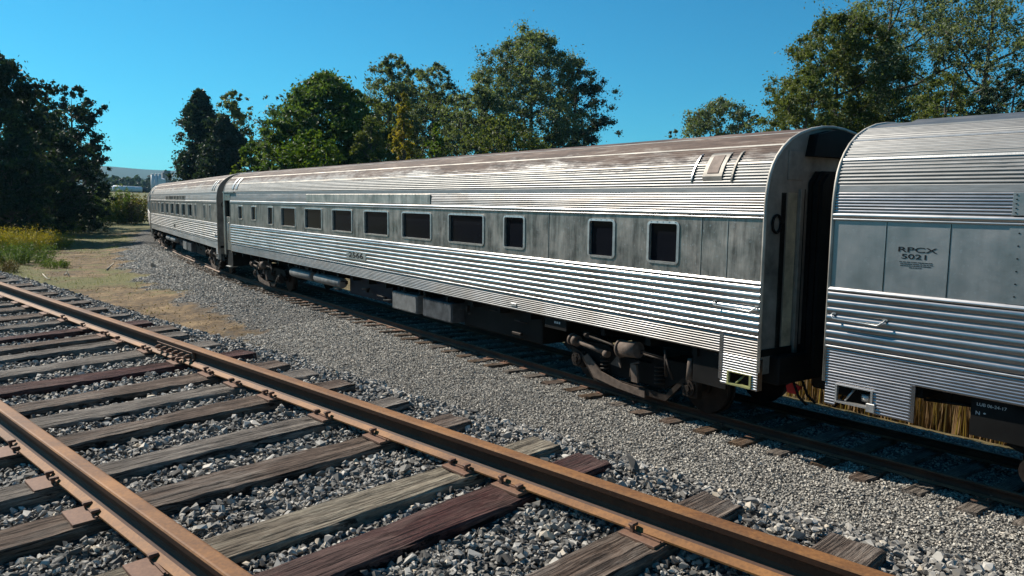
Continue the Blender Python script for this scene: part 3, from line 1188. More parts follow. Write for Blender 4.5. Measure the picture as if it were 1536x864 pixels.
def window(parent, s0, s1, z0=2.395, z1=2.975, rounded=.035):
    """s0<s1 glass opening measured along the car from its right end"""
    xa, xb = -s1, -s0
    fw = .038
    fr = MB()
    def rr(x0, x1, a, b, r, n=4):
        pts = []
        for cx, cz, t0 in ((x1-r, b-r, 0), (x0+r, b-r, 90), (x0+r, a+r, 180), (x1-r, a+r, 270)):
            for k in range(n+1):
                t = R(t0+90*k/n)
                pts.append((cx+r*math.cos(t), cz+r*math.sin(t)))
        return pts
    r = min(rounded, (xb-xa)*.3)
    inn = rr(xa, xb, z0, z1, r); out = rr(xa-fw, xb+fw, z0-fw, z1+fw, r+fw)
    n = len(inn)
    yo, yi = -W-.014, -W-.002
    vs = [(x, yo, z) for x, z in out]+[(x, yo-.004, z) for x, z in inn]+[(x, yi+.006, z) for x, z in out]+[(x, -W+.05, z) for x, z in inn]
    fs = []
    for i in range(n):
        j = (i+1) % n
        fs += [(i, n+i, n+j, j), (i, j, 2*n+j, 2*n+i), (n+i, 3*n+i, 3*n+j, n+j)]
    fr.add(vs, fs)
    # rivets along the frame
    L_ = xb-xa
    for z in (z0-.028, z1+.028):
        m_k = max(2, int(L_/.12)+1)
        for k in range(m_k):
            x = xa+.03+(L_-.06)*k/(m_k-1)
            fr.box(x-.006, x+.006, -W-.022, -W-.012, z-.006, z+.006)
    f = fr.build('window', 'frame', parent)
    pn = MB()
    vs = [(x, -W+.035, z) for x, z in inn]
    pn.add(vs, [tuple(range(n))])
    vs = [(x, -W+.045, z) for x, z in inn]
    pn.f.append(tuple(range(n, 2*n))); pn.sm.append(False); pn.v.extend(vs)
    pn.build('pane', 'glass', f)
    return f


SA = [-1.0, 0.0, .42, 1.2, 1.7, 2.32, 2.83, 4.32, 5.45, 7.21, 9.0, 10.76, 12.53, 14.32, 16.12, 17.61, 18.94, 20.25, 20.95, 22.0]
SB = [-1.1, .02, .60, 1.517, 2.095, 2.93, 3.52, 5.45, 6.87, 9.08, 11.32, 13.55, 15.77, 18.02, 20.27, 22.14, 23.81, 25.48, 26.34, 27.40]


def SX(s):
    """drawing station -> station along the real car"""
    return np.interp(s, SA, SB)


def stretch(root):
    def rec(o):
        for ch in o.children:
            me = ch.data
            if me.get('stretched'): continue
            if ch.location.x != 0:
                ch.location.x = -float(SX(-ch.location.x))
                for v in me.vertices: v.co.x *= 1.2
            else:
                co = np.empty(len(me.vertices)*3, np.float32)
                me.vertices.foreach_get('co', co)
                co = co.reshape(-1, 3)
                co[:, 0] = -SX(-co[:, 0])
                me.vertices.foreach_set('co', co.ravel())
            me.update()
            rec(ch)
    rec(root)


def widen_bogie(fr, xc):
    for o in [fr]+list(fr.children):
        me = o.data
        nm = o.name.split('.')[0]
        for v in me.vertices:
            d = v.co.x-xc
            if nm in ('wheel', 'axle', 'journal_box', 'coil_spring'):
                c0 = 1.12 if nm != 'coil_spring' else .55
                v.co.x += .20*c0*(1 if d > 0 else -1)
            else:
                v.co.x = xc+d*1.20
        me.update()


def make_car(idx, label, spec):
    x0, y0, yaw = CARS[idx]
    root = empty('passenger_car', (x0, y0, float(zrail(y0))), (.026, 0, yaw-math.pi/2))
    root.scale = (.969, .969, .969)
    tag(root, label, 'railroad car', 'stainless steel passenger cars of the train')
    L = CL
    xl, xr = -L-.05, .05
    st, pa, rf = spec['steel'], spec['panel'], spec['roof']
    nx = 90 if idx < 2 else 40
    s_door = spec.get('door')          # (s0,s1) vestibule recess at the far-left end
    xl_side = -s_door[0] if s_door else xl
    # --- fluted lower side
    wins = spec['windows']
    for sgn in (-1, 1):
        def Y(p): return [(y*(-sgn), z) for y, z in p] if sgn > 0 else p
        xa = xl_side if sgn < 0 else xl
        p = side_prof(1.50, 2.19, .0985, .034, 'big', per=14)
        extrude_strip(Y(p), xa, xr, nx, 'fluted_side', st, root, .0022, idx)
        p = [(-W-.004, 1.462), (-W-.022, 1.468), (-W-.024, 1.492), (-W-.006, 1.50)]
        extrude_strip(Y(p), xa, xr, nx, 'moulding', 'trim', root, .0008, idx+1)
        p = side_prof(1.17, 1.462, .0365, .010, 'fine', per=6)
        extrude_strip(Y(p), xa, xr, nx, 'fluted_skirt', spec.get('skirt', 'steel_fine' if idx == 0 else st), root, .0015, idx+2)
        p = [(-W-.004, 2.19), (-W-.030, 2.196), (-W-.032, 2.222), (-W-.020, 2.228), (-W-.022, 2.240), (-W-.001, 2.245)]
        extrude_strip(Y(p), xa, xr, nx, 'moulding', 'trim' if idx != 2 else st, root, .0008, idx+3)
        p = [(-W-.001, 3.085), (-W-.020, 3.088), (-W-.024, 3.108), (-W-.012, 3.112), (-W-.012, 3.118), (-W-.026, 3.122), (-W-.026, 3.165), (-W-.004, 3.180)]
        extrude_strip(Y(p), xa, xr, nx, 'moulding', 'trim' if idx != 2 else st, root, .0008, idx+4)
    # window panel with real openings
    edges = sorted(wins)
    mb = MB()
    zb, zt = 2.245, 3.085
    cells = []
    cur = .05*-1
    s_end = s_door[0] if s_door else L+.05
    for s0, s1, za, zc in edges:
        cells.append((cur, s0, zb, zt))
        cells.append((s0, s1, zb, za)); cells.append((s0, s1, zc, zt))
        cur = s1
    cells.append((cur, s_end, zb, zt))
    V = []; Fq = []
    for s0, s1, za, zc in cells:
        nn = max(2, int((s1-s0)/.2)+1); mm = max(2, int((zc-za)/.14)+1)
        xs = np.linspace(-s1, -s0, nn); zs_ = np.linspace(za, zc, mm)
        base = len(V)
        for x in xs:
            for z in zs_:
                wv = (.0022 if idx != 1 else .0007)*float(vnoise(np.array([x]), np.array([z]), .33, 60+idx)[0])
                V.append((x, -W+wv, z))
        for i in range(nn-1):
            for j in range(mm-1):
                Fq.append((base+i*mm+j, base+(i+1)*mm+j, base+(i+1)*mm+j+1, base+i*mm+j+1))
    npmesh('window_band', np.array(V), np.array(Fq), pa, root, smooth=True)
    MBb = MB().box(xl, xr, W-.004, W, 2.245, 3.085)
    MBb.build('window_band', pa, root)
    for s0, s1, za, zc in edges:
        window(root, s0, s1, za, zc)
    # seams
    for s in spec.get('seams', ()):
        MB().box(-s-.003, -s+.003, -W-.0045, -W+.004, 2.25, 3.08).build('panel_seam', 'trim', root)
        MB().box(-s+.0035, -s+.009, -W-.0038, -W+.004, 2.25, 3.08).build('panel_seam', 'ink', root)
    # letterboard
    lp = spec.get('letterplate')
    p = [( -W-.001, 3.180)]
    ts = np.linspace(0, 7, 43)
    for t in ts:
        a = .0 + .26*t/7
        y, z = smooth_prof(a)
        p.append((y-flute(t, .0085, 'fine'), z))
    extrude_strip(p, xl_side if not s_door else -s_door[0], xr, nx, 'letterboard', spec.get('letter', 'steel_fine' if idx == 0 else st), root, .0012, idx+5)
    if lp:
        mbp = MB(); mbp.box(-lp[1], -lp[0], -W-.019, -W-.003, 3.195, 3.43, .003)
        o = mbp.build('name_board', spec.get('boardmat', pa), root)
        if spec.get('board_text'):
            text_mesh(spec['board_text'], .16, 'lettering', 'ink', o, (-(lp[0]+lp[1])/2, -W-.021, 3.315), 1, (lp[1]-lp[0])*.8)
    if s_door:
        MB().box(-L-.03, -s_door[0], -W-.012, -W, 3.19, 3.44).build('letterboard', st, root)
    # roof: fascia strip, flutes, seams, smooth crown
    tot = AD[-1]; half = tot/2
    def roofpts(a0, a1, nfl, amp, per=6):
        ts_ = np.linspace(0, max(nfl, 1), max(nfl, 1)*per+1) if nfl else np.linspace(0, 1, 14)
        out = []
        for t in ts_:
            a = a0+(a1-a0)*t/max(nfl, 1)
            y, z = smooth_prof(a)
            y2, z2 = smooth_prof(a+.01); y1, z1 = smooth_prof(a-.01)
            ty, tz = y2-y1, z2-z1; l = math.hypot(ty, tz)
            o = flute(t, amp, 'fine') if nfl else amp
            out.append((y-tz/l*o, z+ty/l*o))
        return out
    rp = roofpts(.26, .345, 0, .006)
    rp += roofpts(.35, .66, 7, .014)
    rp += roofpts(.665, .70, 0, .012)
    rp += roofpts(.705, .985, 6, .014)
    rp += roofpts(.99, 1.03, 0, .014)
    rp += roofpts(1.035, 1.36, 7, .013)
    rp += roofpts(1.365, 1.395, 0, .014)
    rp += roofpts(1.40, half, 0, .004)
    full = rp+[(-y, z) for y, z in rp[::-1]][1:]
    extrude_strip(full, xl, xr, nx, 'roof', rf, root, .002, idx+6)
    for a_s, ww in ((.682, .03), (1.01, .035), (1.385, .035)):
        (ya, za), (yb_, zb_) = smooth_prof(a_s-ww/2), smooth_prof(a_s+ww/2)
        l_ = math.hypot(yb_-ya, zb_-za); ny_, nz_ = -(zb_-za)/l_*.020, (yb_-ya)/l_*.020
        q_ = [(ya, za), (ya+ny_, za+nz_), (yb_+ny_, zb_+nz_), (yb_, zb_)]
        MB().prism_x(q_, xl+.01, xr-.01).build('roof_seam', 'seam' if idx in (0, 2) else 'frame', root)
    # raised crown plate
    if spec.get('crown'):
        a, b_ = spec['crown']
        MB().prism_x([(-.80, 4.18), (-.78, 4.27), (-.4, 4.375), (0, 4.41), (.4, 4.375), (.78, 4.27), (.80, 4.18)][::-1], -b_, -a).build('roof_cap', rf, root)
    # far side letterboard closure
    MB().box(xl, xr, W-.02, W-.003, 3.18, 3.45).build('letterboard', st, root)
    # floor / inner dark shell so daylight does not leak through
    MB().box(xl+.02, xr-.02, -W+.09, W-.09, 1.20, 1.30).build('floor', 'dark', root)
    # end walls
    for e, xx in ((0, .0), (1, -L)):
        sg = 1 if e == 0 else -1
        out = [(-W+.004, .95), (-W+.004, 3.2)]+[(y*.992, z-.012) for y, z in AP[1:-1]]+[(W-.004, 3.2), (W-.004, .95)]
        mbq = MB(); mbq.prism_x(out[::-1], xx-.02, xx+.02)
        ew = mbq.build('end_wall', 'end', root)
        # corner rib following the outline
        pth = [(xx+sg*.055, -W-.004, 1.0 if e == 0 else 1.02)]+[(xx+sg*.055, y*1.005, z+.004) for y, z in AP]+[(xx+sg*.055, W+.004, 1.0)]
        rb = MB(); rb.tube(pth, .022, 8); rb.build('corner_rib', 'seam', ew)
        # posts and recess channels
        for (ya, yb2, zz0, zz1, m2, dep) in ((-1.06, -.94, .95, 3.45, 'dark', .02), (-.92, -.70, 1.25, 3.45, 'end_beige', .02), (-.68, -.60, .95, 3.5, 'end', .06), (-.58, -.53, .95, 3.5, 'dark', .03), (.80, .92, .95, 3.55, 'dark', .045)):
            MB().box(xx, xx+sg*dep, ya, yb2, zz0, zz1, .006).build('end_post', m2, ew)
        MB().box(xx, xx+sg*.03, -.95, -.62, 3.62, 4.02, .004).build('end_hatch', 'end', ew)
        rg = MB(); rg.tube([(xx+sg*.04, -1.16+.09*math.cos(t), 3.02+.12*math.sin(t)) for t in np.linspace(0, 6.28, 17)], .018, 6); rg.build('hose_ring', 'dark', ew)
        # diaphragm bellows
        dmb = MB()
        for q in range(2):
            x_a = xx+sg*(.03+q*.09)
            dmb.prism_x([(-.48, .95), (.48, .95), (.48, 3.60), (.34, 3.75), (-.34, 3.75), (-.48, 3.60)], min(x_a, x_a+sg*.05), max(x_a, x_a+sg*.05))
            dmb.prism_x([(-.44, .95), (.44, .95), (.44, 3.56), (.31, 3.71), (-.31, 3.71), (-.44, 3.56)], min(x_a+sg*.05, x_a+sg*.09), max(x_a+sg*.05, x_a+sg*.09))
        dmb.build('diaphragm', 'dark', root)
        ho = MB()
        ho.prism_x([(-.58, 3.95), (.58, 3.95), (.5, 4.25), (.1, 4.33), (-.1, 4.33), (-.5, 4.25)], min(xx, xx+sg*.15), max(xx, xx+sg*.15))
        ho.build('roof_hood', 'dark', ew)
        bf = MB(); bf.box(xx-sg*.3, xx+sg*.16, -1.15, 1.15, .80, 1.20, .02); bf.build('buffer_beam', 'dark', root)
        cp = MB(); cp.box(xx, xx+sg*.34, -.13, .13, .62, .86, .03); cp.build('coupler', 'grease', root)
        hs_ = MB()
        for yy in (-.55, -.75):
            hs_.tube([(xx+sg*.12, yy, .82), (xx+sg*.20, yy+.02, .60), (xx+sg*.30, yy+.06, .50)], .018, 6)
        hs_.build('air_hose', 'dark', root)
    # underframe
    MB().box(-L+.3, -.3, -.35, .35, .80, 1.19).build('centre_sill', 'dark', root)
    cx = MB()
    for k in range(24):
        x = -.9-k*(L-1.8)/23
        cx.box(x-.04, x+.04, -1.36, 1.36, 1.02, 1.195)
    cx.build('cross_bearer', 'dark', root)
    for s0, s1, z0, z1, em in ((4.15, 6.45, .52, 1.16, 'dark'), (9.3, 11.5, .58, 1.16, 'dark_blue'), (12.0, 14.6, .95, 1.16, 'dark')):
        MB().box(-s1, -s0, -1.12, 1.10, z0, z1, .02).build('equipment_box', em, root)
    r9 = random.Random(idx)
    for k in range(26):
        sm = MB()
        s = r9.uniform(4.3, 14.8); z = r9.uniform(.62, 1.1); l = r9.uniform(.04, .25)
        if 6.4 < s < 9.2: continue
        if r9.random() < .5: sm.box(-s-l/2, -s+l/2, -1.27, -1.19, z, z+r9.uniform(.04, .14), .008)
        else: sm.tube([(-s-l, -1.25, z), (-s+l, -1.25, z+r9.uniform(-.05, .05))], r9.uniform(.012, .03), 8)
        sm.build('pipe_fitting', r9.choice(['grease', 'dark']), root)
    for (s0, s1, mm_) in ((7.92, 8.97, 'grey_box'), (6.60, 7.68, 'grey_box2')):
        bx = MB(); bx.box(-s1, -s0, -1.33, -.75, .54, .985, .012)
        bx.box(-s1+.02, -s0-.02, -1.345, -1.331, .56, .965, .004)
        for k in range(9):
            xx = -s1+.05+(s1-s0-.1)*k/8
            for z in (.575, .95):
                bx.box(xx-.010, xx+.010, -1.356, -1.345, z-.008, z+.008)
        bx.build('battery_box', mm_, root)
        hb = MB(); hb.box(-s1+.05, -s1+.12, -1.2, -.8, .98, 1.18); hb.box(-s0-.12, -s0-.05, -1.2, -.8, .98, 1.18); hb.build('box_hanger', 'dark', root)
    for (s0, s1) in ((13.65, 15.15), (11.75, 13.40)):
        tk = MB()
        tk.tube([(-s1, -1.18, .84), (-s1+.05, -1.18, .84), (-s0-.05, -1.18, .84), (-s0, -1.18, .84)], [.12, .155, .155, .12], 20)
        tk.build('air_tank', 'grey_box', root)
    spec.get('extra', lambda r: None)(root)
    stretch(root)
    for xc in spec['trucks']:
        widen_bogie(bogie(root, -SX(xc), True), -SX(xc))
    return root


def grab_iron(root, s0, s1, z0, z1):
    g = MB()
    y = -W-.075
    g.tube([(-s1, -W-.01, z0+.05), (-s1, y, z0+.03), (-s1+.02, y, z0-.01), (-s0-.06, y, z1-.03), (-s0, y, z1+.02), (-s0, -W-.01, z1+.05)], .0115, 8)
    g.tube([(-s1, -W-.012, z0+.05), (-s1, -W-.03, z0+.05)], .026, 10)
    g.tube([(-s0, -W-.012, z1+.05), (-s0, -W-.03, z1+.05)], .026, 10)
    return g.build('grab_iron', 'frame', root)


def deep_skirt(root, s0, s1, z0, hole, m, frame_m):
    """fluted skirt reaching lower at the car's end, with a step opening (s0<s1)"""
    hs0, hs1, hz0, hz1 = hole
    P = side_prof(z0, 1.172, .037, .010, 'fine', per=6)
    Pz = [q for q in P if q[1] >= hz1-.002]; Plow = [q for q in P if q[1] <= hz1+.002]
    extrude_strip(Pz, -s1, -s0, 6, 'end_skirt', m, root, .001, 3)
    if hs0 > s0: extrude_strip(Plow, -hs0, -s0, 3, 'end_skirt', m, root, .001, 4)
    if hs1 < s1: extrude_strip(Plow, -s1, -hs1, 3, 'end_skirt', m, root, .001, 5)
    f = MB()
    for a in ((-hs1, -hs1+.022), (-hs0-.022, -hs0)):
        f.box(a[0], a[1], -W-.02, -W+.02, hz0, hz1)
    f.box(-hs1-.0, -hs0+.0, -W-.03, -W+.06, hz0-.022, hz0)
    f.box(-hs1, -hs0, -W-.019, -W+.02, hz1, hz1+.012)
    f.build('step_frame', frame_m, root)
    g = MB(); g.box(-hs1+.03, -hs0-.03, -W+.25, -W+.27, hz0-.05, hz1+.15); g.build('step_well', 'dark', root)
    g = MB(); g.tube([(-hs1+.1, -W+.02, hz0+.01), (-hs1+.17, -W+.10, hz1-.02)], .012, 6); g.build('step_bracket', frame_m, root)
    e = MB(); e.box(-s1, -s1+.02, -W-.006, -W+.1, z0, 1.17) if s1 > 1 and s1 < 20.5 else e.box(-s0-.02, -s0, -W-.006, -W+.1, z0, 1.17)
    e.build('skirt_edge', m, root)


def roof_arc_strip(root, s, wd, a0, a1, h, m, name='roof_rib'):
    pts = [smooth_prof(a) for a in np.linspace(a0, a1, 10)]
    mb = MB()
    for i in range(len(pts)-1):
        pass
    vs = []
    n = len(pts)
    for k, (y, z) in enumerate(pts):
        y2, z2 = pts[min(k+1, n-1)]; y1, z1 = pts[max(k-1, 0)]
        l = math.hypot(y2-y1, z2-z1); ny, nz = -(z2-z1)/l, (y2-y1)/l
        hh = h if 0 < k < n-1 else .012
        for x, q in ((-s-wd/2, .0), (-s-wd/2, hh), (-s+wd/2, hh), (-s+wd/2, .0)):
            vs.append((x, y+ny*q, z+nz*q))
    fs = []
    for k in range(n-1):
        for i in range(4):
            j = (i+1) % 4
            fs.append((k*4+i, (k+1)*4+i, (k+1)*4+j, k*4+j))
    fs.append((0, 1, 2, 3)); fs.append((n*4-1, n*4-2, n*4-3, n*4-4))
    mb.add(vs, fs)
    return mb.build(name, m, root)


def extra_mid(root):
    # number board
    o = MB().box(-11.02, -10.0, -W-.032, -W-.016, 1.655, 1.865, .004).build('number_board', 'frame', root)
    text_mesh('2566', .20, 'lettering', 'ink', o, (-10.50, -W-.034, 1.758), 1, .80, .001, .004)
    # bracket of the board
    grab_iron(root, -.01, .53, 1.86, 1.86)
    deep_skirt(root, -.05, .42, .735, (.03, .33, .77, .93), 'steel', 'yellow')
    MB().box(-.45, -.40, -W-.012, -W+.03, .80, 1.47, .004).build('skirt_edge', 'steel', root)
    # roof hatch between two ribs
    roof_arc_strip(root, 1.02, .022, .40, .90, .030, 'trim')
    roof_arc_strip(root, .40, .022, .40, .92, .030, 'end')
    h = roof_arc_strip(root, .70, .30, .44, .90, .028, 'end', 'roof_hatch')
    roof_arc_strip(h, .70, .17, .50, .86, .036, 'hatch', 'hatch_screen')
    for s in (19.62, 20.02):
        roof_arc_strip(root, s, .16, .40, .98, .035, 'frame')
    # vestibule at the far-left end
    v = MB().box(-20.93, -20.22, -W+.12, -W+.16, 2.53, 3.19).build('vestibule_opening', 'dark', root)
    d = MB().box(-20.86, -20.26, -W+.03, -W+.06, 1.18, 2.53, .004).build('vestibule_door', 'panel', root)
    h = MB(); h.tube([(-20.45, -W+.02, 2.3), (-20.45, -W-.03, 2.28), (-20.45, -W-.03, 1.55), (-20.45, -W+.02, 1.52)], .016, 8); h.build('door_handle', 'frame', d)
    MB().box(-21.0, -20.88, -W-.02, -W+.04, 1.00, 3.50, .004).build('vestibule_post', 'trim', root)
    MB().box(-20.27, -20.22, -W-.01, -W+.06, 1.10, 3.20, .004).build('vestibule_post', 'panel', root)
    MB().box(-21.0, -19.7, -W-.06, -W+.0, 3.50, 3.535).build('drip_rail', 'trim', root)
    MB().box(-20.86, -20.25, -W+.05, -.6, .55, 1.15).build('step_well', 'dark', root)
    MB().box(-20.86, -20.40, -W-.02, -W+.28, .50, .54, .004).build('step', 'frame', root)
    # little grille plate on the skirt and cylinder of the near truck
    MB().box(-4.62, -4.48, -W-.022, -W-.008, 1.24, 1.30, .003).build('side_marker', 'frame', root)
    # generator canister by the coupler, red marker
    r_ = MB(); r_.prism_y([(-.02, .60), (.10, .60), (.16, .72), (.04, .76), (-.04, .70)], -.64, -.60); r_.build('hose_tag', 'red', root)
    t = MB(); t.tube([(-1.02, -1.30, .62), (-1.02, -1.30, .95)], [.05, .032], 10); t.build('drain_pipe', 'sand', root)
    # dark end sheet hanging behind the step
    MB().box(-.95, -.42, -1.32, -1.28, .62, 1.16).build('end_apron', 'dark', root)
    mk = MB()
    for k in range(3): mk.box(-3.62+k*.05, -3.59+k*.05, -1.375, -1.37, 1.06, 1.10)
    MB().box(-3.85, -3.35, -1.37, -1.30, .95, 1.165, .004).build('underframe_plate', 'dark', root)
    mk.build('stencil_mark', 'white_ink', root)


def extra_right(root):
    # reporting marks
    text_mesh('RPCX', .082, 'lettering', 'ink', root, (-20.175, -W-.0030, 2.765), 1, .37, .0006, .0008)
    text_mesh('5021', .080, 'lettering', 'ink', root, (-20.19, -W-.0030, 2.685), 1, .235, .0006, .0008)
    ln = MB()
    rr = random.Random(5)
    for k, (wd_, z) in enumerate(((.29, 2.622), (.27, 2.600), (.27, 2.579), (.10, 2.558))):
        x = -20.185-wd_/2
        while x < -20.185+wd_/2:
            l = rr.uniform(.010, .035)
            ln.box(x, x+l, -W-.0035, -W-.001, z-.0035, z+.0035)
            x += l+rr.uniform(.004, .010)
    ln.build('fine_print', 'ink', root)
    # rivets
    for k in range(6):
        z = 2.33+k*.135
        MB().tube([(-19.355, -W-.002, z), (-19.355, -W-.012, z)], .008, 8).build('rivet', 'ink', root)
    MB().box(-19.43, -16.0, -W-.008, -W-.0045, 2.25, 3.08).build('lap_panel', 'panel_clean', root)
    MB().box(-19.42, -13.5, -W-.022, -W-.004, 3.19, 3.435, .003).build('name_board', 'panel_clean', root)
    for k in range(5): MB().tube([(-19.39, -W-.020, 3.22+k*.047), (-19.39, -W-.028, 3.22+k*.047)], .007, 8).build('rivet', 'ink', root)
    grab_iron(root, 20.42, 20.96, 1.86, 1.86)
    deep_skirt(root, 20.13, 21.03, .725, (20.50, 20.90, .80, 1.00), 'steel_cool', 'frame')
    MB().box(-20.56, -20.47, -W-.03, -W+.01, .74, .85, .006).build('step_corner', 'frame', root)
    # canister in the step well
    c_ = MB(); c_.tube([(-20.62, -1.30, .83), (-20.62, -1.30, .92)], .055, 12); c_.build('lamp_can', 'frame', root)
    MB().box(-20.14, -20.10, -W-.008, -W+.03, .725, 1.18, .003).build('skirt_edge', 'steel_cool', root)
    # dark side plate over the truck with stencil
    pl = MB().box(-19.645, -17.2, -1.36, -1.32, .72, 1.17).build('underframe_plate', 'dark', root)
    text_mesh('LUB 06-24-17', .05, 'lettering', 'white_ink', pl, (-19.48, -1.363, 1.085), 1, .25, .001, 0)
    text_mesh('N', .06, 'lettering', 'white_ink', pl, (-19.585, -1.363, .985), 1, .035, .001, 0)
    text_mesh('•', .07, 'lettering', 'white_ink', pl, (-19.53, -1.363, .99), 1, .022, .001, 0)
    for k, s in enumerate((19.72, 19.95)):
        MB().box(-s-.02, -s+.02, -1.0, -.95, .95, 1.17).build('bracket', 'dark', root)
    b = MB(); b.tube([(-20.1, -1.2, .98), (-19.6, -1.2, 1.02)], .02, 6); b.build('brake_pipe', 'dark', root)
    c_ = MB(); c_.tube([(-19.05, -1.32, .45), (-19.05, -1.27, .45)], .20, 20); c_.build('wheel_cover', 'grease', root)


def extra_far(root):
    o = MB().box(-11.05, -10.45, -W-.032, -W-.016, 1.62, 1.85, .004).build('number_board', 'panel', root)
    MB().box(-10.9, -10.6, -W-.036, -W-.033, 1.68, 1.79).build('lettering', 'ink', o)
    for s in (.55, .98, 19.7, 20.1):
        roof_arc_strip(root, s, .15, .40, .95, .035, 'frame')
    deep_skirt(root, -.05, .30, .72, (.03, .25, .78, .95), 'steel_dirty', 'frame')
    grab_iron(root, .05, .5, 1.8, 1.8)
    MB().box(-21.0, -20.7, -W-.02, -W+.04, .62, 3.50, .004).build('vestibule_post', 'trim', root)


Z0, Z1 = 2.395, 2.975
mid_w = [(1.20, 1.70), (2.32, 2.83), (4.32, 4.83), (5.46, 6.55), (7.22, 8.33), (8.98, 10.08), (10.75, 11.83), (12.52, 13.60), (14.31, 15.38)]
mid_w = [(a, b, Z0, Z1) for a, b in mid_w]+[(16.10, 16.50, Z0, Z1), (17.62, 18.02, 2.50, Z1), (18.95, 19.35, 2.50, Z1)]
mid = make_car(0, 'long stainless passenger car with rusty roof numbered 2566 in the middle of the train',
               dict(steel='steel', panel='panel', roof='roof', windows=mid_w, seams=(.40, .80, 3.72), letterplate=(7.22, 13.5), boardmat='panel_light', trucks=(2.20, 17.45), door=(20.22, 20.95), extra=extra_mid))
right = make_car(1, 'clean silver passenger car marked RPCX 5021 cut off by the right edge',
                 dict(steel='steel_cool', panel='panel_clean', roof='roof_clean', windows=[(3.5, 4.9, Z0, Z1), (6, 7.4, Z0, Z1), (9, 10.4, Z0, Z1), (12.2, 13.6, Z0, Z1)], seams=(20.48, 19.90), trucks=(2.35, 17.95), crown=(.5, 20.65), extra=extra_right))
fw_ = [(1.22, 1.46), (2.36, 2.74), (4.42, 4.80), (5.52, 6.52), (7.36, 8.40), (9.18, 10.26), (11.0, 12.06), (12.9, 13.92), (14.78, 15.78), (16.6, 17.1)]
fw_ = [(a, b, Z0, Z1) for a, b in fw_]+[(18.25, 18.7, 2.5, Z1), (19.6, 19.95, 2.5, Z1)]
far = make_car(2, 'grimy tarnished passenger car with many narrow windows behind car 2566, toward the left',
               dict(steel='steel_dirty', panel='panel', roof='roof_dirty', windows=fw_, letterplate=(7.24, 13.8), boardmat='panel', trucks=(1.95, 17.6), extra=extra_far))
last = make_car(3, 'farthest passenger car, only a narrow sliver of its side showing at the far left',
                dict(steel='steel_dirty', panel='panel', roof='roof_dirty', windows=[(a, b, Z0, Z1) for a, b in ((1.0, 1.5), (2.4, 2.8), (5, 6), (7.4, 8.4), (9.8, 10.8), (12.2, 13.2), (14.6, 15.6), (17, 18))], trucks=(1.95, 17.6), extra=lambda r: None))
# faint letters on the far car's board (illegible in the photo): short dark strokes
fb = [o for o in far.children if o.name.startswith('name_board')][0]
r3_ = random.Random(3)
x = -13.4
while x < -7.6:
    l = r3_.uniform(.10, .24)
    if r3_.random() < .8: MB().box(-SX(-x), -SX(-x)+l*1.2, -W-.023, -W-.0195, 3.24, 3.39).build('lettering', 'ink', fb)
    x += l+.07+(.3 if r3_.random() < .15 else 0)

# ------------------------------------------------------------------ vegetation
def leaf_cloud(C, n_each, spread, size, tone_base, flat=1.0, aspect=.55):
    """C cluster centres (k,3), spread (k,), -> V,F,tone"""
    k = len(C)
    idx = np.repeat(np.arange(k), n_each)
    n = len(idx)
    g = rng.normal(size=(n, 3)); g /= np.linalg.norm(g, axis=1)[:, None]
    g *= np.clip(np.abs(rng.normal(0, .62, n)), .05, 1.9)[:, None]
    P = C[idx]+g*spread[idx][:, None]*np.array([1, 1, flat])
    s = size*rng.uniform(.6, 1.4, n)
    u = rng.normal(size=(n, 3)); u /= np.linalg.norm(u, axis=1)[:, None]
    w = rng.normal(size=(n, 3)); w -= (w*u).sum(1)[:, None]*u; w /= np.linalg.norm(w, axis=1)[:, None]
    a = u*s[:, None]; b = w*(s*aspect)[:, None]
    V = np.stack([P-a, P-b*.9+a*.1, P+a, P+b], 1).reshape(-1, 3)
    Fc = np.arange(4*n).reshape(n, 4)
    tone = np.clip(np.repeat(tone_base[idx]+rng.normal(0, .16, n), 4), 0, 1)
    return V, Fc, tone


def crown_radius(style, h):
    """relative radius at relative height h in the crown (0 bottom .. 1 top)"""
    if style == 'round': return math.sqrt(max(0, 1-(1.9*(h-.47))**2))*.98 if h < .99 else .1
    if style == 'oval': return (math.sin(math.pi*min(1, h*.93+.07)))**.6*(1-.25*h)
    if style == 'cone': return (1-h)**.62*(.75+.25*min(1, h*5))+.05
    if style == 'wide': return (1-h**2.2)**.5*(.7+.3*min(1, h*3))
    return 1


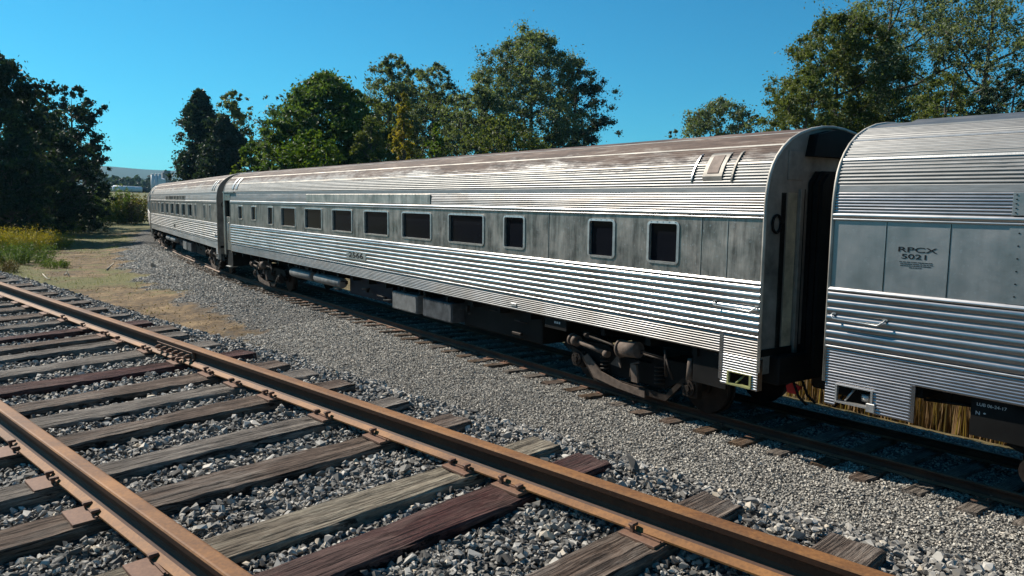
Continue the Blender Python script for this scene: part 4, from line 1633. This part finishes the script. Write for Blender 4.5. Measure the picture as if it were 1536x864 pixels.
def tree(label, px, dist, top_px, width_px, style='round', leaf='dark', bark='bark_dark', crown_low=.25, clusters=170, per=130, lsize=.16, name='tree', dens=1.0, seed=0, spread=.13, group=None, lean=0, base_z=None, cat='tree', limbs=16, flat=.8, fat=1.2):
    """tree whose top shows at photo row top_px when standing dist metres away in column px"""
    global rng
    clusters = int(clusters*1.3); lsize *= .95; dist *= 1.32
    rng = np.random.default_rng(abs(seed+int(px*7)+int(dist)))
    r = random.Random(seed+int(px)+int(dist))
    top = at(px, top_px, dist)
    bx, by = top.x, top.y
    z0 = base_z if base_z is not None else gz(bx, by)-.1
    H = top.z-z0
    hw = width_px/2/F_PX*dist*1.0
    root = empty(name, (bx, by, z0))
    tag(root, label, cat, group)
    cb = H*crown_low
    tb = MB()
    # trunk
    tr = max(.07, H*.018)
    pts = []; rad = []
    kx, ky = r.uniform(-1, 1), r.uniform(-1, 1)
    for i in range(9):
        t = i/8
        pts.append((lean*t*H*.3+kx*.02*H*math.sin(t*3), ky*.02*H*math.sin(t*3+1), t*H*.9)); rad.append(tr*(1-t)**.8+.015)
    tb.tube(pts, rad, 8)
    CC = []; SP = []; TN = []
    for i in range(limbs):
        t = .12+.80*(i+.5)/limbs
        hz = cb*.55+(H*.86-cb*.55)*t
        az = i*2.4+r.uniform(-.5, .5)
        rel = min(.97, max(0.03, (hz+H*.10-cb)/(H-cb)))
        Rr = hw*crown_radius(style, rel)*r.uniform(.72, 1.06)
        rise = H*r.uniform(.06, .16)
        q0 = Vector((np.interp(hz/H, [0, .9], [0, pts[-1][0]]), 0, hz))
        q3 = Vector((q0.x+math.cos(az)*Rr*.86, math.sin(az)*Rr*.86, min(H*.97, hz+rise)))
        q1 = q0.lerp(q3, .4)+Vector((0, 0, -rise*.15))
        rr0 = tr*(1-hz/H)*.65+.03
        tb.tube([q0, q1, q0.lerp(q3, .75), q3], [rr0, rr0*.7, rr0*.4, .012], 5, cap=False)
        for j in range(5):
            f_ = .35+.65*(j+r.random())/5
            s0 = q0.lerp(q3, f_)
            dv = Vector((r.gauss(0, 1), r.gauss(0, 1), r.uniform(-.3, 1.0))).normalized()*hw*r.uniform(.18, .42)
            e = s0+dv
            tb.tube([s0, s0.lerp(e, .5)+Vector((0, 0, .05*hw)), e], [rr0*.35+.008, rr0*.22+.006, .006], 4, cap=False)
            CC += [tuple(e), tuple(s0.lerp(e, .55))]
            SP += [hw*spread*r.uniform(.8, 1.5), hw*spread*r.uniform(.7, 1.2)]
            TN += [r.gauss(.5, .17)]*2
    tb.build('trunk', bark, root)
    sel = list(range(len(CC))); r.shuffle(sel); sel = sel[:int(clusters*.5)]
    CC = [CC[q] for q in sel]; SP = [SP[q] for q in sel]; TN = [TN[q] for q in sel]
    # extra clusters on the envelope
    while len(CC) < clusters:
        rel = r.random()**.85
        az = r.uniform(0, 6.283)
        rad_ = hw*crown_radius(style, rel)*(r.random()**.35)*(1+.16*math.sin(az*3+seed)+.10*math.sin(az*7+rel*9+seed))
        CC.append((math.cos(az)*rad_+lean*rel*H*.3, math.sin(az)*rad_, cb+(H-cb)*rel*.985))
        SP.append(hw*spread*r.uniform(.55, 1.35)*(.65 if rel > .9 else 1)); TN.append(r.gauss(.5, .17))
    CC = np.array(CC)[:clusters]; SP = np.array(SP)[:clusters]*fat; TN = np.array(TN)[:clusters]
    keep = rng.random(len(CC)) < dens
    CC, SP, TN = CC[keep], SP[keep], TN[keep]
    CC[:, 2] = np.minimum(CC[:, 2], H-SP*.75*.9)
    V, Fc, tone = leaf_cloud(CC, per, SP, lsize, TN, flat)
    npmesh('crown', V, Fc, LEAF[leaf], root, tone)
    return root


GL = 'dark trees at the left edge'
GC = 'trees rising behind the train'
GR = 'trees at the upper right'
# left dark grove
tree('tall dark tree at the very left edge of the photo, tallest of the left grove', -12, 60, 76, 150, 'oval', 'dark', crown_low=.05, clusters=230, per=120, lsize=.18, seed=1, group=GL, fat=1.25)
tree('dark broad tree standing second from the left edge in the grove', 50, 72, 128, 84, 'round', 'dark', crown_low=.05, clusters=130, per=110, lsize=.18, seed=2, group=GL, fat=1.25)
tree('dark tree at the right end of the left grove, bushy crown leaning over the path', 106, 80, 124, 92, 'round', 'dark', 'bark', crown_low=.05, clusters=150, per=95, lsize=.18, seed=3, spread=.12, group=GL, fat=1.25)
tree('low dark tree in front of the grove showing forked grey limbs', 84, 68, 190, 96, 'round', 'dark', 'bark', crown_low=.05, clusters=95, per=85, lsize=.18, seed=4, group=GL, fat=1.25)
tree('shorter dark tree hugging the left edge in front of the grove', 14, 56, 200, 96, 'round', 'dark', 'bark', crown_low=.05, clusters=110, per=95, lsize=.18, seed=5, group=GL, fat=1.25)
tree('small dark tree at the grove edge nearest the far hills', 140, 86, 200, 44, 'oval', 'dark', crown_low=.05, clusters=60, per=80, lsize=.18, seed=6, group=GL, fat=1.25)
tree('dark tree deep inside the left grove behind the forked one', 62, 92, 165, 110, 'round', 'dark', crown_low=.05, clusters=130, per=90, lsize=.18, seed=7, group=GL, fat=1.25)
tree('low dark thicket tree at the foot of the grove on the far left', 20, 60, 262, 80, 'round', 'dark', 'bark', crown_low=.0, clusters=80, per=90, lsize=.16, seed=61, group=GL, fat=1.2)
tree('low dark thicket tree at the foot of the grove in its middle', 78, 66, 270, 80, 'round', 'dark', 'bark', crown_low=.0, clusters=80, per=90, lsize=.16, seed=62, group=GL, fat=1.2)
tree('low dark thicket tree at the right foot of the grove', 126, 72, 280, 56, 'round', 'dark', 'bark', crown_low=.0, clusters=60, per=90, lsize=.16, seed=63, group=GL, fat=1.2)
# centre
tree('dark dense conical tree left of the centre, above the farthest car', 300, 84, 134, 84, 'cone', 'blue', crown_low=.06, clusters=360, per=110, lsize=.20, seed=11, spread=.16, group=GC)
tree('dark blue-green tree just right of the conical tree, slightly lower', 338, 80, 172, 76, 'oval', 'blue', crown_low=.06, clusters=300, per=110, lsize=.20, seed=12, spread=.16, group=GC)
tree('rounded olive tree top peeking above the dark conical tree', 350, 100, 136, 63, 'round', 'olive', crown_low=.45, clusters=110, per=60, lsize=.22, seed=13, group=GC)
tree('small bright yellow-green tree beside the dark conical tree', 377, 70, 211, 49, 'round', 'bright', crown_low=.3, clusters=90, per=90, lsize=.16, seed=14, group=GC)
tree('sparse grey-green tree with thin bare branches left of the green maple', 413, 90, 138, 76, 'round', 'sparse', 'bark', crown_low=.35, clusters=90, per=36, lsize=.17, seed=15, group=GC, dens=.9)
tree('thin sparse young tree between the dark tree and green maple', 398, 82, 186, 73, 'oval', 'sparse', 'bark', crown_low=.2, clusters=80, per=40, lsize=.16, seed=16, group=GC)
tree('lush green broad-leaved tree left of the grey-green willows', 490, 62, 108, 183, 'oval', 'green', crown_low=.15, clusters=380, per=110, lsize=.18, seed=17, spread=.13, group=GC)
tree('bright green leafy tree in front of the lush green one', 440, 58, 158, 98, 'round', 'green', crown_low=.1, clusters=190, per=100, lsize=.17, seed=18, group=GC)
tree('low yellow-green bush tree just above the train roof near the left', 470, 50, 196, 110, 'round', 'bright', crown_low=.1, clusters=130, per=90, lsize=.14, seed=19, group=GC)
tree('tall grey-green willow left of the autumn-yellow tree', 590, 74, 80, 112, 'round', 'willow', 'bark', crown_low=.2, clusters=240, per=110, lsize=.15, seed=20, spread=.12, group=GC)
tree('grey-green willow between the yellow tree and the biggest willow', 655, 78, 92, 112, 'oval', 'willow', 'bark', crown_low=.22, clusters=220, per=100, lsize=.15, seed=21, spread=.12, group=GC)
tree('slender autumn tree with yellow and orange leaves among the willows', 606, 50, 136, 46, 'oval', 'yellow', 'bark', crown_low=.2, clusters=110, per=70, lsize=.13, seed=22, group=GC)
tree('short green and yellow sapling right of the autumn-yellow tree', 656, 56, 172, 54, 'oval', 'bright', 'bark', crown_low=.15, clusters=90, per=60, lsize=.13, seed=23, group=GC)
tree('low olive tree with thin trunks just left of the yellow tree', 556, 56, 168, 73, 'oval', 'olive', 'bark', crown_low=.15, clusters=120, per=60, lsize=.13, seed=24, group=GC)
tree('biggest round-crowned willow in the middle of the photo', 800, 72, 48, 205, 'round', 'willow', 'bark', crown_low=.12, clusters=460, per=150, lsize=.15, seed=25, spread=.11, group=GC)
tree('darker tree merging with the right side of the biggest willow', 868, 74, 86, 127, 'round', 'blue', 'bark', crown_low=.12, clusters=230, per=120, lsize=.15, seed=26, spread=.12, group=GC)
tree('leafy tree merging with the left foot of the biggest willow', 728, 64, 110, 110, 'oval', 'willow', 'bark', crown_low=.1, clusters=190, per=110, lsize=.14, seed=27, group=GC)
tree('low shrubby tree at the foot of the biggest willow', 760, 52, 172, 146, 'round', 'olive', 'bark', crown_low=.05, clusters=140, per=90, lsize=.13, seed=28, group=GC)
tree('isolated dark round tree showing between the biggest willow and the right-hand trees', 1083, 80, 146, 132, 'round', 'willow', 'bark', crown_low=.3, clusters=200, per=110, lsize=.17, seed=29, spread=.13, group=GC)
tree('tiny treetop just above the roof left of the isolated round tree', 1012, 84, 194, 41, 'round', 'willow', 'bark', crown_low=.3, clusters=40, per=90, lsize=.17, seed=30, group=GC)
tree('low dark treetop right of the isolated round tree', 1136, 82, 172, 49, 'round', 'blue', 'bark', crown_low=.3, clusters=60, per=90, lsize=.17, seed=31, group=GC)
tree('understory tree filling the gap left of the autumn-yellow tree', 560, 66, 148, 110, 'round', 'olive', 'bark', crown_low=.05, clusters=220, per=90, lsize=.15, seed=51, group=GC)
tree('understory tree filling the gap right of the autumn-yellow tree', 690, 68, 140, 110, 'round', 'willow', 'bark', crown_low=.05, clusters=220, per=90, lsize=.15, seed=52, group=GC)
tree('grey-green willow top between the first two tall willows', 625, 82, 100, 80, 'round', 'willow', 'bark', crown_low=.1, clusters=200, per=90, lsize=.16, seed=53, group=GC)
tree('green understory tree between the lush green tree and the willows', 530, 60, 132, 90, 'round', 'green', 'bark', crown_low=.05, clusters=200, per=90, lsize=.15, seed=54, group=GC)
tree('hazy sparse thicket tree left of the bright green tree', 405, 74, 200, 60, 'round', 'olive', 'bark', crown_low=.05, clusters=90, per=60, lsize=.15, seed=55, group=GC)
# right
tree('big olive-leaved tree whose left edge meets the open sky, upper right', 1262, 40, 18, 190, 'round', 'olive', 'bark', crown_low=.12, clusters=560, per=125, lsize=.085, seed=41, spread=.10, group=GR)
tree('low leafy tree at the left foot of the right-hand trees', 1215, 36, 98, 118, 'round', 'olive', 'bark', crown_low=.12, clusters=230, per=130, lsize=.075, seed=42, group=GR, spread=.12)
tree('tall willow with long leaning dark limbs rising past the top edge', 1345, 42, -70, 230, 'round', 'feather', 'bark', crown_low=.15, clusters=430, per=95, lsize=.085, seed=43, spread=.10, group=GR, dens=.9)
tree('feathery willow at the upper right corner of the photo', 1500, 40, -60, 260, 'round', 'feather', 'bark', crown_low=.10, clusters=430, per=95, lsize=.085, seed=44, spread=.10, group=GR, dens=.9)
tree('low yellowish bush tree above the clean silver car roof', 1420, 34, 100, 120, 'round', 'olive', 'bark', crown_low=.1, clusters=170, per=110, lsize=.075, seed=45, group=GR)
tree('leafy tree between the olive-leaved tree and the leaning willow', 1318, 48, 30, 150, 'round', 'olive', 'bark', crown_low=.1, clusters=300, per=115, lsize=.085, seed=47, spread=.11, group=GR)
tree('dark shrubby tree above the right edge of the silver roof', 1525, 34, 90, 120, 'round', 'blue', 'bark', crown_low=.1, clusters=190, per=110, lsize=.075, seed=46, group=GR)


def ground_hit(px, py, d=3.0):
    """distance at which the ray through a photo pixel meets the terrain"""
    while d < 170:
        q = at(px, py, d)
        if q.z < gz(q.x, q.y): return d
        d += .1+d*.006
    return d


def shrub(label, px, py, width_px, top_px, leaf, seed, dist, n=2600, lsize=.03, name='bush', group=None, stems=26, cat='bush', tip=None):
    global rng
    rng = np.random.default_rng(seed)
    r = random.Random(seed)
    dist = min(ground_hit(px, py, 30.0), 130)
    b = at(px, py, dist); z0 = gz(b.x, b.y)
    top = at(px, top_px, dist)
    H = max(.3, top.z-z0); hw = width_px/2/F_PX*dist
    root = empty(name, (b.x, b.y, z0))
    tag(root, label, cat, group)
    tb = MB(); C = []; T = []; S = []
    for i in range(stems):
        az = r.uniform(0, 6.283); q = math.sqrt(r.random())*hw*.85
        x, y = math.cos(az)*q, math.sin(az)*q
        hh = H*r.uniform(.6, 1.0)*(1-.35*(q/hw)**2)
        lx, ly = math.cos(az)*hw*.2, math.sin(az)*hw*.2
        tb.tube([(x, y, -.05), (x+lx*.4, y+ly*.4, hh*.5), (x+lx, y+ly, hh)], [.008, .006, .003], 4, cap=False)
        for k in range(7):
            f_ = .15+.85*k/6
            C.append((x+lx*f_, y+ly*f_, hh*f_)); S.append(.16*hw+.05); T.append(.25+.75*f_ if tip else r.gauss(.5, .2))
    tb.build('stem', 'bark', root)
    V, Fc, tone = leaf_cloud(np.array(C), max(4, n//len(C)), np.array(S), lsize*1.05, np.clip(np.array(T), 0, 1), .9, .4)
    npmesh('foliage', V, Fc, LEAF[leaf], root, tone)
    return root


GS = 'weedy bushes on the left bank'
gd = 20
shrub('golden-yellow flowering weeds at the left edge below the dark grove', 8, 378, 110, 336, 'golden', 61, 24, 14000, .05, group=GS, tip=True, stems=80)
shrub('golden-tipped weed clump right of the left-edge clump', 62, 372, 84, 348, 'golden', 62, 26, 8000, .05, group=GS, tip=True, stems=60)
shrub('low green bush in front of the golden weeds, casting a dark shadow', 32, 396, 84, 364, 'green', 63, 20, 10000, .04, group=GS, stems=60)
shrub('small bright green tuft at the right foot of the green bush', 84, 402, 36, 388, 'bright', 64, 19, 2600, .03, group=GS, stems=34)
shrub('pale yellow grass tuft at the left edge above the ballast', 2, 408, 40, 388, 'brown', 65, 17, 3000, .03, group=GS, stems=34)
shrub('dim green weeds in the shade under the left end of the grove', 50, 352, 110, 326, 'grass', 66, 34, 7000, .07, group=GS, stems=60)
shrub('dim shaded weeds at the right foot of the dark grove', 122, 348, 70, 322, 'dark', 67, 38, 5000, .08, group=GS, stems=46)
shrub('sunlit light green bush beyond the dark grove beside the path', 168, 314, 56, 274, 'bright', 68, 80, 5200, .17, group=GS, stems=50)
shrub('yellow-green bush below the light green one near the path end', 168, 324, 34, 304, 'bright', 69, 66, 3200, .12, group=GS, stems=36)
shrub('reddish-brown weed patch left of the last passenger car', 200, 322, 48, 290, 'brown', 70, 72, 3600, .15, group=GS, stems=40)
shrub('tall straw-coloured weeds behind the reddish patch near the last car', 192, 314, 50, 286, 'golden', 72, 72, 4200, .15, group=GS, stems=44)
shrub('olive weed clump low beside the last passenger car', 196, 330, 36, 316, 'golden', 71, 62, 2600, .12, group=GS, stems=34)


def blades(name, X, Y, H, m, label, wd=.006, lean=.35, tone=(.5, .25), kind='stuff', zoff=0):
    n = len(X)
    z = ground(X, Y)+zoff
    h = H*rng.uniform(.5, 1.2, n)
    az = rng.uniform(0, 6.283, n)
    l = rng.normal(0, lean, n)*h
    P0 = np.stack([X-np.sin(az)*wd, Y+np.cos(az)*wd, z-.02], 1)
    P1 = np.stack([X+np.sin(az)*wd, Y-np.cos(az)*wd, z-.02], 1)
    P2 = np.stack([X+np.cos(az)*l, Y+np.sin(az)*l, z+h], 1)
    V = np.stack([P0, P1, P2], 1).reshape(-1, 3)
    t = np.repeat(np.clip(rng.normal(tone[0], tone[1], n), 0, 1), 3)
    o = npmesh(name, V, np.arange(3*n).reshape(n, 3), m, tone=t)
    tag(o, label, 'grass', kind=kind)
    return o


rng = np.random.default_rng(99)
# short grass and weeds on the dirt
n = 240000
th = rng.uniform(-.66, -.12, n); rr_ = np.sqrt(rng.uniform(11**2, 105**2, n))
x, y = np.sin(th)*rr_, np.cos(th)*rr_
a, b = near_ab(x, y); c, s = far_lat(x, y)
g2 = vnoise(x, y, 5, 31)*.5+vnoise(x, y, 1.5, 32)*.35+vnoise(x, y, .4, 33)*.25
pr = np.clip(g2+.9*sstep(16, 34, a)*sstep(-7, -10, c)-.25, 0.02, 1)
k = (rng.random(n) < pr*.9) & (b > 2.6) & (c+gravel_shift(s) < -5.2)
blades('grass', x[k], y[k], .10*np.clip(rr_[k]/30, .6, 2.4), LEAF['grass'], 'short green and yellowing grass growing on the dirt left of the train', .010, .6, (.7, .3))
# dead leaves and small litter on the dirt
n = 60000
th = rng.uniform(-.66, -.12, n); r2_ = np.sqrt(rng.uniform(10**2, 72**2, n))
x, y = np.sin(th)*r2_, np.cos(th)*r2_
a, b = near_ab(x, y); c, s = far_lat(x, y)
k = (b > 2.1) & (c+gravel_shift(s) < -4.4) & (rng.random(n) < np.clip(.35+vnoise(x, y, 1.2, 77)+1.2*(b < 4.8), .05, 1))
x, y = x[k], y[k]
n = len(x); z = ground(x, y)+.012
u = rng.normal(size=(n, 3)); u[:, 2] *= .35; u /= np.linalg.norm(u, axis=1)[:, None]
v = rng.normal(size=(n, 3)); v[:, 2] *= .35; v -= (v*u).sum(1)[:, None]*u; v /= np.linalg.norm(v, axis=1)[:, None]
sz = rng.uniform(.008, .026, n)*np.clip(np.hypot(x, y)/16, 1, 1.8)
P = np.stack([x, y, z], 1)
V = np.stack([P-u*sz[:, None], P-v*sz[:, None]*.5, P+u*sz[:, None], P+v*sz[:, None]*.5], 1).reshape(-1, 3)
o = npmesh('leaf_litter', V, np.arange(4*n).reshape(n, 4), LEAF['brown'], tone=np.repeat(np.clip(rng.normal(.5, .35, n)-.5*(near_ab(x, y)[1] < 4.6), 0, 1), 4))
tag(o, 'dry leaves and plant litter strewn over the brown dirt', 'litter', kind='stuff')
# reeds behind the train
n = 26000
s = rng.uniform(-14, 3.2, n); cc = rng.uniform(3.5, 8, n)
xx, yy, tx, ty = far_at(s)
x, y = xx+ty*cc, yy-tx*cc
blades('dry_reeds', x, y, np.full(n, 1.5), MT['straw'], 'dry golden reeds standing behind the train, seen beneath the silver car', .012, .08, (.55, .3))
# straw tuft and litter at the gravel edge
def tuft(label, px, py, dist, n, L_, name='straw_tuft', m='straw'):
    p = at(px, py, dist)
    r = np.random.default_rng(int(px))
    V = []; 
    for _ in range(n):
        az = r.uniform(0, 6.28); ln = L_*r.uniform(.4, 1); w_ = .004
        o = np.array([r.normal(0, L_*.35), r.normal(0, L_*.35)])
        d = np.array([math.cos(az), math.sin(az)])*ln; nn = np.array([-math.sin(az), math.cos(az)])*w_
        h0, h1 = r.uniform(.0, .03), r.uniform(.03, .16)
        V += [(o[0]-nn[0], o[1]-nn[1], h0), (o[0]+nn[0], o[1]+nn[1], h0), (o[0]+d[0], o[1]+d[1], h1)]
    V = np.array(V)
    ob = npmesh(name, V, np.arange(len(V)).reshape(-1, 3), m, tone=np.repeat(np.clip(r.normal(.75, .2, n), 0, 1), 3))
    ob.location = (p.x, p.y, gz(p.x, p.y)+.01)
    tag(ob, label, 'straw')
    return ob


tuft('pale straw tuft lying where dirt meets gravel above the red tie', 352, 494, ground_hit(352, 494), 90, .5)
tuft('thin straw wisps on the gravel edge beside the straw tuft', 318, 478, ground_hit(318, 478), 40, .4)


def branch(label, pts_px, rad=.02):
    mb = MB()
    base = None
    first = pts_px[0]
    D = ground_hit(*first)
    o3 = at(*first, D)
    for line in (pts_px,):
        pts = []
        for q in line[0:]:
            d = ground_hit(*q)
            w_ = at(*q, d)
            pts.append((w_.x-o3.x, w_.y-o3.y, gz(w_.x, w_.y)-gz(o3.x, o3.y)+.04))
        mb.tube(pts, [rad*(1-.6*i/len(pts)) for i in range(len(pts))], 6)
        r = random.Random(int(first[0]))
        for i in range(len(pts)-1):
            p = Vector(pts[i+1]); e = p+Vector((r.uniform(-.3, .3), r.uniform(-.3, .3), r.uniform(.05, .3)))
            mb.tube([p, e], [rad*.6, .004], 5)
    ob = mb.build('fallen_branch', 'twig', None)
    ob.location = (o3.x, o3.y, gz(o3.x, o3.y))
    tag(ob, label, 'branch', 'bleached branches on the dirt')
    return ob


branch('white forked dead branch near the green tuft on dark litter', [(96, 414), (100, 410), (104, 416)], .025)
branch('pale bent dead stick on the brown dirt toward the gravel', [(160, 406), (166, 400), (171, 396)], .03)
branch('small bleached stick on the dark litter by the ballast', [(64, 413), (70, 419), (76, 422)], .02)

# a bigger loose rock on the gravel bank and a few on the near ballast
def rock(label, px, py, size, m='gravel', tone=.4, seed=0, lift=.3):
    d = ground_hit(px, py); p = at(px, py, d)
    V, T = PROTO[seed % len(PROTO)]
    ob = npmesh('loose_rock', V*size, T, m, tone=np.full(len(V), tone))
    ob.location = (p.x, p.y, gz(p.x, p.y)+size*lift)
    ob.rotation_euler = (seed, seed*2.1, seed*.7)
    tag(ob, label, 'rock', 'larger loose rocks')
    return ob


rock('large grey rock lying alone on the gravel beyond the dirt', 229, 402, .22, tone=.45, seed=1)
rock('small pale flat rock left of the large grey rock', 208, 402, .12, tone=.8, seed=2)
rock('dark pyramid-shaped stone on the ballast above the last right-hand tie', 1226, 761, .06, 'stone', .12, 3, .6)
rock('dark blue-grey stone beside the dark red tie end', 948, 711, .07, 'stone', .15, 4, .6)
rock('cream rounded stone at the pale grey tie end', 1121, 774, .034, 'stone', .97, 5, .5)
rock('large light grey stone near the lower right corner', 1414, 851, .055, 'stone', .6, 6, .5)
rock('yellowish flat stone in the ballast at the bottom middle', 820, 812, .05, 'stone', .97, 7, .5)

# ------------------------------------------------------------------ far background
def hills():
    az = np.linspace(-1.2, 1.2, 240)
    V = []; n = len(az)
    rings = [(2600, -5), (3000, 20), (3600, .62), (4200, 1.0), (5200, .4), (6000, 0)]
    for k, (d, f_) in enumerate(rings):
        for a_ in az:
            top = 165+2*math.sin(a_*9+1)+3*math.sin(a_*23)+3*math.sin(a_*61)
            z = f_ if k < 2 else top*f_
            if k == 1: z = 40
            V.append((math.sin(a_)*d, math.cos(a_)*d, z if k < 2 else z*.93))
    Fc = [(k*n+i, (k+1)*n+i, (k+1)*n+i+1, k*n+i+1) for k in range(len(rings)-1) for i in range(n-1)]
    o = npmesh('hills', np.array(V), np.array(Fc)[:, ::-1], 'hill', smooth=True)
    tag(o, kind='structure')


hills()

# distant woods: one mass
rng = np.random.default_rng(5)
C = []; SPd = []; TNd = []
for i in range(420):
    px = rng.uniform(135, 330); d = rng.uniform(600, 950)
    p = at(px, 290, d)
    h_ = rng.uniform(9, 15)
    zb_ = gz(p.x, p.y)
    for q in range(5):
        C.append((p.x+rng.normal(0, 2.5), p.y+rng.normal(0, 2.5), zb_+h_*(.15+.17*q))); SPd.append(3.2-.3*q); TNd.append(rng.normal(.5, .25))
V, Fc, tone = leaf_cloud(np.array(C), 14, np.array(SPd), 1.5, np.clip(np.array(TNd), 0, 1), 1.0, .8)
o = npmesh('distant_woods', V, Fc, LEAF['blue'], tone=tone)
tag(o, 'dark strip of distant woods below the hills', 'woods', kind='stuff')

# silos
GSI = 'pale silos in the distance'
for i, (px, w_) in enumerate(((229, 3.4), (234, 3.4), (239, 3.4))):
    d = 560
    p = at(px, 275, d); z0 = gz(p.x, p.y)
    top = at(px, 262, d).z
    mb = MB()
    mb.tube([(0, 0, 0), (0, 0, top-z0)], 1.1, 20)
    mb.tube([(0, 0, top-z0), (0, 0, top-z0+.6)], [1.15, .3], 20)
    o = mb.build('silo', 'silo')
    o.location = (p.x, p.y, z0)
    tag(o, f'pale distant silo above the farthest car roof, {["leftmost", "middle", "rightmost"][i]} of three', 'silo', GSI)
p = at(249, 275, 570); z0 = gz(p.x, p.y); top = at(249, 259, 570).z
mb = MB(); mb.box(-2.6, 2.6, -3, 3, 0, top-z0); mb.box(-1.5, 2.5, -2, 2, top-z0, top-z0+1.5)
o = mb.build('grain_elevator', 'silo_dark'); o.location = (p.x, p.y, z0); o.rotation_euler = (0, 0, .6)
tag(o, 'dark grey block-shaped grain elevator right of the pale silos', 'elevator')
p = at(243, 278, 545); z0 = gz(p.x, p.y); top = at(243, 269, 545).z
mb = MB(); mb.box(-1.4, 1.4, -2, 2, 0, top-z0); mb.prism_y([(-1.4, top-z0), (1.4, top-z0), (0, top-z0+.8)], -2, 2)
o = mb.build('shed', 'white_tank'); o.location = (p.x, p.y, z0)
tag(o, 'small white shed between the silos and grain elevator', 'shed')
# distant tank cars
for i, (px, py, ln, m, lab) in enumerate(((186, 284, 10, 'white_tank', 'distant white tank car in the yard beyond the bushes, leftmost'),
                                          (202, 284, 7, 'white_tank', 'distant white tank car nearest the black tank car'),
                                          (212, 284, 6, 'black_tank', 'distant black tank car beside the end of the train'),
                                          (173, 282, 6, 'silo', 'pale grey tank car farthest left in the distant yard'))):
    d = 430+i*14
    p = at(px, py, d); z0 = gz(p.x, p.y)
    root = empty('tank_car', (p.x, p.y, z0), (0, 0, .55))
    tag(root, lab, 'tank car', 'tank cars in the distant yard')
    mb = MB(); mb.tube([(-ln/2, 0, 2.6), (-ln/2+.4, 0, 2.6), (ln/2-.4, 0, 2.6), (ln/2, 0, 2.6)], [.9, 1.4, 1.4, .9], 18); mb.build('tank', m, root)
    mb = MB(); mb.box(-ln/2-.5, ln/2+.5, -.8, .8, .85, 1.15); mb.build('underframe', 'dark', root)
    for sx in (-ln/2+1, ln/2-1):
        mb = MB()
        for yy in (-.72, .72):
            for x_ in (-.8, .8): mb.tube([(sx+x_, yy-.06, .45), (sx+x_, yy+.06, .45)], .45, 12)
        mb.box(sx-1.1, sx+1.1, -.9, .9, .4, .8)
        mb.build('bogie', 'dark', root)

# ------------------------------------------------------------------ air
hz_ = MB().box(-6600, 6600, -300, 6500, -60, 320)
o = hz_.build('haze', 'dark')
m = bpy.data.materials.new('thin_air_haze'); m.use_nodes = True
nt = m.node_tree
for n_ in list(nt.nodes):
    if n_.type == 'BSDF_PRINCIPLED': nt.nodes.remove(n_)
pv = nt.nodes.new('ShaderNodeVolumePrincipled')
pv.inputs['Color'].default_value = (.40, .74, 1, 1)
pv.inputs['Density'].default_value = .00007
pv.inputs['Anisotropy'].default_value = .2
nt.links.new(pv.outputs[0], nt.nodes['Material Output'].inputs['Volume'])
o.data.materials.clear(); o.data.materials.append(m)
tag(o, 'thin blue haze over the distant hills', 'haze', kind='stuff')
